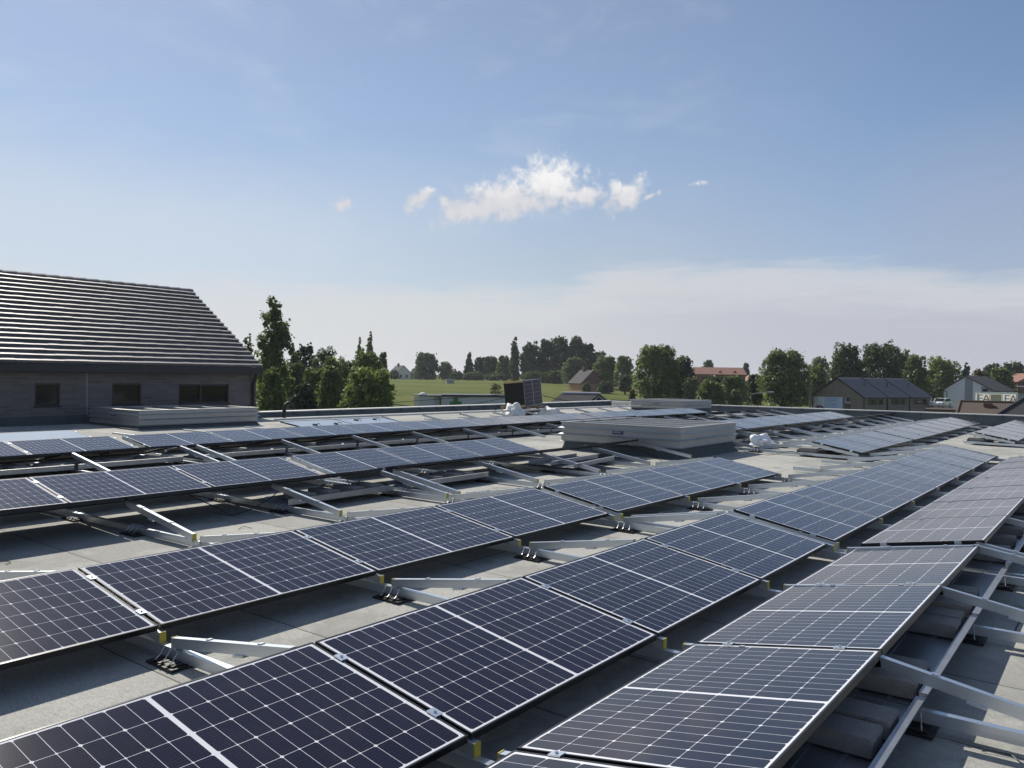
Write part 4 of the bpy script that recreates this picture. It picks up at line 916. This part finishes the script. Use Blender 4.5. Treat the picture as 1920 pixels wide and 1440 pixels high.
# ---- pharmacy
def pharmacy():
    D = 95; M, z0 = frame_at(777, D, 5); k = D / F_PX; zt = hz(742.5, 780, D, z0); t = empty('pharmacy', M, 'low flat-roofed grey and white building with a green cross and a roof dome', 'building')
    w1 = 9 * k; w2 = 37 * k
    g = MB().box(0, w1, -.0, .2, -.4, zt - .1); g.build('wall', M_LITCREAM, t)  # left face: its sunlit tone is put into the wall colour
    g = MB().box(w1, w2, .0, 6, -.4, zt); g.build('wall', M_GREYL, t)
    g = MB().box(w2, w2 + 14 * k, .8, 6, -.4, zt - .05); g.build('wall', M_WHITE, t)
    g = MB().box(w2 + 14 * k, 172 * k, .3, 6.2, -.4, zt - .05); g.build('wall', M_GREYL, t)
    g = MB().box(-.1, w2 + 14 * k, -.15, 6.2, zt, zt + .10); g.box(w2 + 14 * k, 172 * k + .2, .1, 6.4, zt, zt + .2); g.build('roof_edge', M_DARKF, t)
    d = w2 + 41 * k; g = MB(); zc = hz(749, 845, D, z0); a = 11 * k
    g.box(d - a * .38, d + a * .38, .2, .29, zc - a * 1.4, zc + a * .35); g.box(d - a, d + a, .2, .29, zc - a * 1.1, zc - a * .35); g.build('green_cross', M_GREEN, t)
    bm = bmesh.new(); bmesh.ops.create_uvsphere(bm, u_segments=16, v_segments=8, radius=1)
    for v in bm.verts: v.co = Vector((v.co.x * 7.5 * k, v.co.y * 7.5 * k, max(0, v.co.z) * 5 * k))
    me = bpy.data.meshes.new('roof_dome'); bm.to_mesh(me); bm.free(); me.materials.append(M_WHITE); obj('roof_dome', me, t, Matrix.Translation((16 * k, .9, zt + .1)))
    g = MB().box(w2 + 3 * k, w2 + 9 * k, .76, .8, 0, 1.9); g.build('door', M_DARKF, t)
    g = MB().tube([(w2 + 12.0 * k, .2, -.3), (w2 + 12.0 * k, .2, 2.9)], .07, 8); g.build('post', M_DARKF, t)
pharmacy()
# ---- dark hipped roof in front of the farmhouse
def dark_roof():
    D = 62; M, z0 = frame_at(1018, D, -8); k = D / F_PX; he = hz(770, 1080, D, z0); hr = hz(738.5, 1080, D, z0)
    t = empty('bungalow', M, 'low house with a dark purple-grey tiled roof right of the panel stack', 'house')
    L0 = 32 * k; L1 = 106 * k; w = 150 * k; gx0, gx1 = 72 * k, 146 * k
    g = MB().box(0, 130 * k, .3, 6, -.4, he); g.build('wall', M_BRICKT, t)
    g = MB(); g.quadmesh([(-.3, 0, he), (128 * k, 0, he), (L1, 2.6, hr), (L0, 2.6, hr), (-.3, 5.5, he), (128 * k, 5.5, he)], [(0, 1, 2, 3), (4, 5, 2, 3), (0, 3, 4), (0, 1, 5, 4)]); g.build('roof', M_SLATE, t)
    # gable wing coming forward
    g = MB(); xm = L1; g.quadmesh([(gx0, -1.2, he), (xm, -1.2, hr - .06), (gx1, -1.2, he), (gx0, 3, he), (xm, 3, hr - .06), (gx1, 3, he)], [(0, 1, 2), (0, 3, 4, 1), (1, 4, 5, 2)]); g.build('gable_wing', M_SLATE, t)
    g = MB(); g.bar((gx0 - .1, -1.26, he), (xm, -1.26, hr), .10, .10); g.bar((xm, -1.26, hr), (gx1 + .1, -1.26, he), .10, .10); g.build('verge', M_DARKF, t)
    g = MB(); g.bar((gx0 + .1, -1.30, he - .1), (xm, -1.30, hr - .12), .03, .05); g.bar((xm, -1.30, hr - .12), (gx1 - .1, -1.30, he - .1), .03, .05); g.build('verge_trim', M_GREYL, t)
    g = MB().tube([(L0, 2.6, hr + .02), (L1, 2.6, hr + .02)], .09, 8); g.build('ridge_tiles', M_GREYL, t)
dark_roof()
# ---- white mesh screen
def mesh_screen():
    a = pix(1146, 750, 40); c = pix(1187, 751, 38.0); d = c - a; d.z = 0; n = int(d.length / .085)
    t = empty('mesh_screen', (a.x, a.y, a.z - .75), 'white perforated mesh screen left of the far skylight box', 'screen')
    g = MB(); 
    for i in range(n):
        for j in range(9):
            if (i + j) % 2: p = d * (i / n); z = .75 - j * .085; q = d * ((i + .8) / n); g.bar((p.x, p.y, z - .03), (q.x, q.y, z - .03), .01, .068)
    g.build('mesh', M_WHITE, t); g = MB(); g.bar((0, 0, .77), (d.x, d.y, .77), .03, .03); g.bar((0, 0, -.3), (0, 0, .77), .03, .03, (1, 0, 0)); g.bar((d.x, d.y, -.3), (d.x, d.y, .77), .03, .03, (1, 0, 0)); g.build('frame', M_DARKF, t)
mesh_screen()
# ---- farmhouse on the field
def farmhouse(u, D, yaw, w, dp, he, hr, rm, wm, gm, lab, chim=True, cat='house'):
    M, z0 = frame_at(u, D, yaw); t = empty('farmhouse', M, lab, cat)
    g = MB().prism([(0, -.5), (dp, -.5), (dp, he), (dp / 2, hr), (0, he)], 0, w); 
    o = g.build('wall', wm, t)
    g = MB().prism([(-.3, he - .2), (-.3, he), (dp / 2, hr + .22), (dp / 2, hr + .02)], -.2, w + .2); g.prism([(dp + .3, he - .2), (dp + .3, he), (dp / 2, hr + .22), (dp / 2, hr + .02)], -.2, w + .2); g.build('roof', rm, t)
    g = MB().prism([(.05, he - .1), (dp - .05, he - .1), (dp / 2, hr - .1)], -.03, -.002); g.build('gable_cladding', gm, t)
    if chim: g = MB().box(dp / 2 - .5, dp / 2 + .2, w * .62, w * .62 + .7, hr - .6, hr + 1.1); g.build('chimney', M_RED, t)
    win(t, 1.0, 2.0, -.04, .8, 2.0); win(t, dp - 2.2, dp - 1.2, -.04, .8, 2.0)
    return t
farmhouse(1090, 200, 24, 6.5, 6.6, 2.1, 5.2, M_SLATE, M_BRICKO, M_RED, 'small brick farmhouse with a steep grey roof and chimney on the green field')
farmhouse(745, 335, 35, 7.0, 6.0, 2.8, 5.6, M_SLATE, M_WHITE, M_WHITE, 'pale gabled house at the left end of the field skyline')
farmhouse(800, 350, 70, 8.0, 6.0, 2.4, 4.6, M_SLATE, M_BRICKT, M_BRICKT, 'low dark-roofed house half hidden between skyline trees', False)
farmhouse(850, 345, 75, 5.5, 5.0, 2.6, 4.6, M_REDROOF, M_RED, M_RED, 'small red-roofed house left of the dark skyline conifers')
# ---- red roofed long building
def red_long():
    D = 230; M, z0 = frame_at(1306, D, -4); k = D / F_PX; he = hz(702, 1350, D, z0); hr = hz(688.5, 1350, D, z0); w = 90 * k
    t = empty('manor', M, 'long brown building with a red tiled roof behind the bushes', 'building')
    g = MB().box(0, w, 0, 9, -.4, he); g.build('wall', M_RED, t)
    g = MB(); g.quadmesh([(-.4, -.4, he), (w + .4, -.4, he), (w + .4, 9.4, he), (-.4, 9.4, he), (-.2, 4.5, hr), (w + .2, 4.5, hr)], [(0, 1, 5, 4), (2, 3, 4, 5), (1, 2, 5), (3, 0, 4), (0, 3, 2, 1)]); g.build('roof', M_REDROOF, t)
    for x in (.45, .75): g = MB().prism([(w * x, he + .55), (w * x + 1.2, he + .55), (w * x + .6, he + 1.2)], 1.0, 3.2); g.build('dormer', M_RED, t)
    for x in (.12, .3, .5, .7, .88): win(t, w * x, w * x + 1.2, -.03, he - 2.6, he - .8)
red_long()
M, z0 = frame_at(1398, 240, 0); t = empty('house', M, 'red-roofed house edge showing left of the big round tree', 'house'); g = MB().box(0, 5, 0, 6, -.3, 4.2); g.build('wall', M_RED, t); g = MB().prism([(-.3, 4.1), (5.3, 4.1), (2.8, 6.2)], -.3, 6.3); g.build('roof', M_REDROOF, t)
M, z0 = frame_at(1908, 185, 0); t = empty('house', M, 'red house with a white fascia at the right edge above the brown trees', 'house'); g = MB().box(0, 7, 0, 6, -.3, 5.2); g.build('wall', M_RED, t); g = MB().prism([(-.3, 5.2), (7.3, 5.2), (3.5, 7.2)], -.3, 6.3); g.build('roof', M_REDROOF, t); g = MB().box(-.3, 7.3, -.4, -.31, 4.0, 4.35); g.build('fascia', M_WHITE, t)
M, z0 = frame_at(838, 255, 10); t = empty('field_shed', M, 'small grey shelter standing alone in the green field', 'shed'); g = MB().box(0, 2.3, 0, 2, 0, 1.2); g.build('wall', M_GREYR, t); g = MB().box(-.2, 2.6, -.2, 2.2, 1.2, 1.36); g.build('roof', M_GREYL, t)
# ---- poles, lamp, overhead cables, fence posts
def pole(u, vt, D, lab, lamp=False, name='utility_pole', r=.09):
    p = flat(u, D, 0); z0 = gz(p); h = hz(vt, u, D, z0); t = empty(name, (p.x, p.y, z0), lab, 'street lamp' if lamp else 'pole')
    g = MB().tube([(0, 0, -.2), (0, 0, h)], [r * 1.3, r], 8); g.build('pole', M_POLE, t)
    if lamp:
        q = RIGHT * 2.4; g = MB().tube([(0, 0, h - .3), (q.x * .5, q.y * .5, h - .02), (q.x, q.y, h + .05)], .04, 6); g.build('arm', M_GREYL, t)
        g = MB().box(q.x - .3, q.x + .3, q.y - .15, q.y + .15, h - .02, h + .12); g.build('lamp_head', M_GREYL, t)
    else:
        g = MB(); q = RIGHT * .5; g.bar((-q.x, -q.y, h - .25), (q.x, q.y, h - .25), .07, .09); g.build('crossarm', M_POLE, t)
    return Vector((p.x, p.y, z0 + h))
a = pole(1409, 735, 100, 'dark street lamp post with a horizontal arm left of the big round tree', True)
pole(1520, 726, 105, 'dark pole standing just left of the banner house')
pole(1716, 712, 165, 'pale pole rising behind the terrace roof'); pole(1742, 718, 165, 'pale thin pole left of the parked cars'); pole(1754, 714, 160, 'thicker pale pole beside the beige wall')
def wire(p0, p1, sag, lab):
    g = MB(); P = [p0.lerp(p1, i / 16) - Vector((0, 0, sag * 4 * (i / 16) * (1 - i / 16))) for i in range(17)]; g.tube(P, .022, 4); o = g.build('overhead_cable', M_PLAST); tag(o, lab, 'cable', 'overhead cables')
wire(pix(560, 768, 70), pix(950, 739, 72), .0, 'upper overhead cable crossing the green-cross building'); wire(pix(730, 770, 70), pix(950, 745, 72), .3, 'lower overhead cable crossing the green-cross building')
wire(pix(1012, 740, 58), pix(1170, 758, 60), .25, 'overhead cable sagging over the dark roof right of the stack')
for i, u in enumerate((726, 745, 766, 775)):
    p = flat(u, 100, 0); g = MB().bar((0, 0, -.2), (0, 0, 1.6), .09, .09, (1, 0, 0)); o = g.build('fence_post', M_POLE); o.matrix_world = Matrix.Translation((p.x, p.y, gz(p))); tag(o, '%s thin fence post from the left beside the green-cross building' % ORD[i], 'fence post', 'fence posts')

# ================================================================== TREES
def crown_mesh(name, lobes, n, leaf, seed, matl, clump=.34, cover=26):
    r = np.random.default_rng(seed); lobes = np.array(lobes, float); vol = (lobes[:, 3] * lobes[:, 4] * lobes[:, 5]) ** .67; pr = vol / vol.sum()
    cl = []
    for i, L in enumerate(lobes):
        k = max(8, int(cover * pr[i] * len(lobes) ** .5)); d = r.normal(size=(k, 3)); d /= np.linalg.norm(d, axis=1)[:, None]; d[:, 2] = np.where(d[:, 2] < -.55, -d[:, 2], d[:, 2])
        rad = r.uniform(.55, 1.0, k)[:, None]; c = L[:3] + d * rad * L[3:6]; s = clump * L[3:6].min() * r.uniform(.45, 1.5, k)
        cl.append(np.column_stack([c, s, np.repeat(pr[i] / k, k)]))
    cl = np.vstack(cl); idx = r.choice(len(cl), n, p=cl[:, 4] / cl[:, 4].sum())
    d = r.normal(size=(n, 3)); d /= np.linalg.norm(d, axis=1)[:, None]; rr = r.uniform(0, 1, n) ** .45; rr = np.where(r.uniform(0, 1, n) < .14, rr * r.uniform(1.0, 1.75, n), rr)
    c = cl[idx, :3] + d * (rr * cl[idx, 3])[:, None]
    nrm = d * .6 + r.normal(size=(n, 3)) * .55 + np.array([0, 0, .35]); nrm /= np.linalg.norm(nrm, axis=1)[:, None]
    a = np.cross(nrm, r.normal(size=(n, 3))); a /= np.linalg.norm(a, axis=1)[:, None]; b = np.cross(nrm, a)
    s = leaf * r.uniform(.6, 1.4, n)[:, None]; a *= s; b *= s * r.uniform(.55, .95, n)[:, None]
    V = np.stack([c - a, c - b * .9 + nrm * s * .15, c + a, c + b], 1).reshape(-1, 3)
    me = bpy.data.meshes.new(name); me.vertices.add(4 * n); me.vertices.foreach_set('co', V.ravel()); me.loops.add(4 * n); me.polygons.add(n)
    me.loops.foreach_set('vertex_index', np.arange(4 * n, dtype=np.int32)); me.polygons.foreach_set('loop_start', np.arange(0, 4 * n, 4, dtype=np.int32)); me.update(calc_edges=True); me.materials.append(matl); me.validate()
    return me, cl
treen = 0
def tree(u0, u1, vt, vb, D, kind, leafc, lab, n=2600, group=None, name=None, seed=None):
    """crown between pixel columns u0..u1 and rows vt..vb, D metres away, standing on the ground"""
    global treen; treen += 1; sd = seed or treen * 7 + 3; r = random.Random(sd)
    p = flat((u0 + u1) / 2, D, 0); z0 = gz(p); k = D / F_PX; rx = (u1 - u0) / 2 * k; zt = hz(vt, (u0 + u1) / 2, D, z0); zb = max(.1, min(hz(vb, (u0 + u1) / 2, D, z0), .12 * zt))
    t = empty(name or {'poplar': 'poplar_tree', 'conifer': 'conifer_tree', 'bush': 'bush'}.get(kind, 'broadleaf_tree'), (p.x, p.y, z0), lab, 'bush' if kind == 'bush' else 'tree', group)
    H = zt - zb; ry = rx * .8; lobes = []
    def off(dx, dy): q = RIGHT * dx + FWD * dy; return q.x, q.y
    if kind in ('round', 'bush', 'tall'):
        lobes.append((0, 0, zb + H * .47, rx * .80, ry * .80, H * .47))
        for lev, m_, fr, sz in ((.15, 6, .60, .42), (.38, 7, .66, .42), (.60, 7, .60, .40), (.79, 5, .40, .36)):
            for i in range(m_):
                a = 2 * math.pi * i / m_ + r.uniform(-.4, .4) + lev * 9; f = fr * r.uniform(.85, 1.12); s = sz * r.uniform(.8, 1.2)
                if kind == 'tall' and lev < .3: f *= .85
                x, y = off(math.cos(a) * rx * f, math.sin(a) * ry * f); lobes.append((x, y, zb + H * (lev + r.uniform(-.05, .05)), rx * s, ry * s, H * r.uniform(.15, .22)))
        for i in range(4):
            x, y = off(r.uniform(-.42, .42) * rx, r.uniform(-.3, .3) * ry); s = r.uniform(.22, .40); hh = H * r.uniform(.13, .19); lobes.append((x, y, zt - hh * r.uniform(.95, 1.5), rx * s, ry * s, hh))
        for i in range(12):
            a = r.uniform(0, 6.28); zz = r.uniform(.2, .95); e = math.sqrt(max(.05, 1 - (2 * zz - .9) ** 2)) * r.uniform(.85, 1.02); x, y = off(math.cos(a) * rx * e * .95, math.sin(a) * ry * e * .95); s = r.uniform(.10, .17); lobes.append((x, y, zb + H * zz, rx * s, ry * s, rx * s * .9))
    elif kind == 'poplar':
        m_ = 9
        for i in range(m_):
            f = i / (m_ - 1); ww = rx * (.55 + .45 * math.sin(math.pi * min(1, .2 + f * .75))) * (1 - .55 * f ** 3); x, y = off(r.uniform(-.2, .2) * rx, 0); lobes.append((x, y, zb + H * (.06 + .88 * f), ww, ww, H * .10))
    elif kind == 'airy':
        for i in range(44):
            f = i / 43; env = rx * (1.0 if f < .5 else 1.0 - .62 * (f - .5) / .5); x, y = off(r.uniform(-.66, .66) * env, r.uniform(-.5, .5) * env); s = env * r.uniform(.30, .48); lobes.append((x, y, zb + H * (.04 + .91 * f), s, s, H * r.uniform(.05, .085)))
    elif kind == 'conifer':
        m_ = 8
        for i in range(m_):
            f = i / (m_ - 1); ww = rx * (1.0 - .88 * f); x, y = off(r.uniform(-.08, .08) * rx, 0); lobes.append((x, y, zb + H * (.05 + .88 * f), ww, ww, H * .09))
    leaf = max(.10, 1.0 * D / 814)
    me, cl = crown_mesh('crown', lobes, n, leaf, sd, LEAF[leafc], .40 if kind != 'airy' else .62, 110 if kind != 'airy' else 60)
    cr = obj('crown', me, t)
    g = MB(); tr = max(.08, .035 * H + .02 * rx); top = zb + H * (.55 if kind in ('round', 'bush', 'tall') else .9)
    g.tube([(0, 0, -.3), (r.uniform(-.05, .05) * rx, 0, top * .4), (r.uniform(-.06, .06) * rx, 0, top)], [tr * 1.25, tr, tr * .3], 7)
    for L in lobes[1:8]: g.tube([(0, 0, max(.2, min(L[2] - H * .2, top * .6))), (L[0] * .5, L[1] * .5, L[2] - H * .07), (L[0], L[1], L[2])], [tr * .45, tr * .3, tr * .08], 5)
    g.build('trunk', M_BARK, t)
    return t
TR = [
 # left group behind the house
 (474, 556, 560, 772, 62, 'airy', 'mid', 'tall airy poplar rising beside the end of the brick house roof', 9000),
 (448, 482, 626, 760, 66, 'airy', 'pale', 'thin pale tree peeping out directly above the house verge', 1500),
 (550, 597, 642, 770, 95, 'tall', 'conifer', 'dark pointed tree standing right behind the tall airy poplar', 2600),
 (578, 640, 648, 765, 92, 'round', 'dark', 'dark round tree right of the dark pointed tree at left', 3000),
 (590, 652, 684, 785, 64, 'round', 'mid', 'mid green tree between the dark shrub and the bright bushy tree', 3200),
 (642, 746, 690, 790, 58, 'round', 'light', 'bright bushy tree left of the green-cross building', 6000),
 (650, 728, 655, 770, 76, 'tall', 'mid', 'taller olive tree right behind the bright bushy tree', 4200),
 (540, 600, 716, 790, 52, 'bush', 'conifer', 'near black shrub in front of the tall airy poplar', 2600),
 (478, 545, 690, 790, 56, 'bush', 'mid', 'leafy shrub at the foot of the brick house corner', 2600),
 (708, 728, 658, 735, 150, 'round', 'dark', 'dark tree showing behind the right flank of the olive tree', 1500),
 (684, 702, 626, 720, 190, 'poplar', 'mid', 'larger of two slim far poplars above the olive tree', 1300),
 (668, 679, 635, 720, 195, 'poplar', 'mid', 'smaller of two slim far poplars above the olive tree', 900),
 (540, 565, 655, 760, 100, 'round', 'dark', 'dark tree filling the gap between airy poplar and pointed tree', 1600),
 (596, 664, 668, 790, 84, 'round', 'mid', 'olive green tree filling the middle of the left tree group', 3500),
 (622, 690, 672, 790, 88, 'round', 'dark', 'dark green tree behind the bright bushy tree at left', 3000),
 (560, 622, 690, 790, 70, 'round', 'mid', 'leafy tree right of the near black shrub', 3200),
 (520, 580, 676, 790, 74, 'round', 'dark', 'dark leafy tree right behind the foot of the airy poplar', 3000),
 # skyline of the field
 (776, 824, 662, 712, 320, 'round', 'dark', 'broad rounded tree on the skyline between two houses', 2200),
 (822, 849, 679, 711, 325, 'round', 'pale', 'small pale tree on the skyline left of the red-roofed cottage', 1200),
 (730, 748, 694, 712, 330, 'bush', 'dark', 'dark hedge bush left of the pale skyline house', 600),
 (866, 894, 660, 714, 310, 'conifer', 'conifer', 'pointed dark conifer on the skyline, left end of the dark row', 1800),
 (888, 914, 669, 714, 312, 'round', 'conifer', 'first dark round tree right of the pointed skyline conifer', 1500),
 (905, 936, 668, 714, 308, 'round', 'dark', 'second dark round tree right of the pointed skyline conifer', 1800),
 (842, 872, 697, 713, 318, 'bush', 'dark', 'low dark hedge under the red-roofed cottage', 800),
 (930, 960, 667, 714, 300, 'round', 'mid', 'mid green tree touching the left side of the lone poplar', 1700),
 (956, 974, 633, 716, 285, 'poplar', 'dark', 'lone slim poplar above the panel stack', 1700),
 (972, 1018, 643, 716, 282, 'round', 'dark', 'left shoulder tree of the big dark grove', 3000),
 (1006, 1046, 636, 716, 278, 'round', 'conifer', 'second tree of the big dark grove', 3000),
 (1030, 1070, 631, 716, 276, 'round', 'dark', 'third tree of the big dark grove, at its rounded top', 3200),
 (1062, 1098, 630, 716, 274, 'tall', 'dark', 'highest tree of the big dark grove, right of a narrow gap', 3200),
 (1082, 1118, 644, 712, 278, 'round', 'conifer', 'fifth tree of the big dark grove, sloping down to the right', 2600),
 (1106, 1142, 659, 712, 280, 'round', 'dark', 'right end tree of the big dark grove', 2200),
 (1054, 1100, 670, 722, 240, 'round', 'pale', 'pale grey-green tree in front of the big dark grove', 2400),
 (1110, 1164, 667, 722, 225, 'round', 'mid', 'rounded mid green tree right behind the farmhouse', 3000),
 (1150, 1188, 667, 722, 215, 'round', 'light', 'lighter tree between the farmhouse tree and the big two-lobed tree', 2200),
 (1158, 1186, 703, 732, 195, 'bush', 'dark', 'dark bush right of the farmhouse', 1300),
 (1118, 1150, 716, 736, 196, 'bush', 'dark', 'long dark hedge behind the farmhouse garden', 1300),
 (1092, 1108, 718, 740, 192, 'bush', 'mid', 'small bush in front of the farmhouse gable', 700),
 (1180, 1192, 730, 752, 120, 'bush', 'brownish', 'brown bare bush at the foot of the big two-lobed tree', 700),
 (800, 812, 0, 0, 0, None, None, None, 0),
 # middle right
 (1184, 1276, 646, 756, 135, 'tall', 'mid', 'big leafy tree right of centre, taller left lobe', 7500),
 (1248, 1306, 667, 752, 138, 'round', 'dark', 'darker tree joined to the right side of the big leafy tree', 4200),
 (1281, 1313, 708, 752, 128, 'round', 'pale', 'small round pale tree in front of the red-roofed long building', 2200),
 (1306, 1362, 714, 770, 112, 'bush', 'mid', 'large light bush right of the far skylight box', 3600),
 (1322, 1356, 704, 745, 130, 'bush', 'dark', 'dark bush under the left half of the red-roofed long building', 1800),
 (1348, 1400, 703, 752, 128, 'bush', 'mid', 'broad bush under the right half of the red-roofed long building', 3000),
 (1366, 1394, 730, 757, 110, 'bush', 'pale', 'small pale bush left of the street lamp post', 1500),
 (1314, 1339, 675, 694, 330, 'round', 'dark', 'small round tree topping the red roof on the skyline', 900),
 (1391, 1406, 682, 712, 300, 'round', 'dark', 'small dark tree at the right end of the red roof', 800),
 (1398, 1432, 700, 762, 132, 'bush', 'dark', 'dark shrub behind the street lamp post', 1800),
 (1420, 1521, 658, 760, 128, 'round', 'mid', 'big round tree left of the banner house', 8000),
 (1512, 1558, 668, 740, 210, 'round', 'pale', 'pale far tree right of the big round tree', 2000),
 (1510, 1552, 686, 780, 160, 'tall', 'light', 'bright green tree touching the left of the banner house', 3000),
 (1552, 1620, 645, 760, 150, 'tall', 'dark', 'left one of two very dark tall trees behind the terrace', 6000),
 (1606, 1698, 645, 760, 152, 'tall', 'dark', 'wider right one of two very dark tall trees behind the terrace', 7000),
 (1668, 1712, 655, 760, 168, 'tall', 'mid', 'lighter tree behind the right end of the terrace', 2800),
 (1690, 1742, 664, 765, 158, 'tall', 'mid', 'mid green tree above the last terrace unit', 3500),
 (1724, 1803, 671, 770, 172, 'round', 'light', 'broad fresh green tree left of the pale grey house', 5200),
 (1788, 1832, 680, 725, 200, 'conifer', 'conifer', 'dark flat-topped conifer behind the pale grey house', 2000),
 (1820, 1862, 694, 752, 178, 'round', 'brownish', 'first brownish garden tree right of the pale grey house', 2400),
 (1852, 1900, 690, 752, 182, 'round', 'mid', 'green garden tree above the lettered hoarding', 2600),
 (1840, 1880, 682, 722, 235, 'round', 'dark', 'dark skyline tree above the lettered hoarding', 1800),
 (1874, 1922, 680, 735, 225, 'round', 'dark', 'dark skyline tree at the right edge', 2000),
 (1896, 1935, 700, 752, 190, 'bush', 'brownish', 'brownish bush at the right edge below the dark skyline tree', 1600),
]
for a in TR:
    if a[5]: tree(*a[:5], a[5], a[6], a[7], int(a[8] * 2.4))
for i, (u0, u1, vt, D, lab) in enumerate(((976, 1024, 697, 268, 'low dark undergrowth under the left side of the big dark grove'), (1016, 1066, 695, 266, 'low dark undergrowth under the middle of the big dark grove'), (1060, 1110, 698, 264, 'low dark undergrowth under the right side of the big dark grove'), (866, 912, 698, 300, 'low dark undergrowth under the pointed skyline conifer'), (906, 962, 700, 296, 'low dark undergrowth left of the lone slim poplar'), (1108, 1160, 702, 232, 'low shrubs between the big dark grove and the farmhouse tree'), (1690, 1760, 728, 160, 'dark shrubs under the trees right of the terrace'), (1790, 1850, 722, 190, 'dark shrubs behind the roof of the pale grey house'))): tree(u0, u1, vt, 735, D, 'bush', 'dark', lab, 2600)
# weedy plant in the field, behind the pallet
tree(916, 944, 718, 742, 150, 'bush', 'brownish', 'straggly tall weed clump in the field left of the panel stack', 500)
for i, (u0, u1, v0, v1, D) in enumerate(((1440, 1530, 743, 752, 160), (1330, 1420, 752, 764, 118))): tree(u0, u1, v0, v1, D, 'bush', 'mid', ('low overgrown hedge crossing the field below the big round tree', 'low scrub at the field edge right of the far skylight box')[i], 1600)

# ================================================================== the air
hm = bpy.data.materials.new('haze_air'); hm.use_nodes = True; nt = hm.node_tree; nt.nodes.clear()
pv = nt.nodes.new('ShaderNodeVolumePrincipled'); pv.inputs['Color'].default_value = (.86, .92, 1, 1); pv.inputs['Density'].default_value = .00018; pv.inputs['Anisotropy'].default_value = .3
ho = nt.nodes.new('ShaderNodeOutputMaterial'); nt.links.new(pv.outputs[0], ho.inputs['Volume'])
g = MB().box(-3700, 3700, -3700, 3700, -8.5, 26); tag(g.build('haze', hm), kind='stuff')
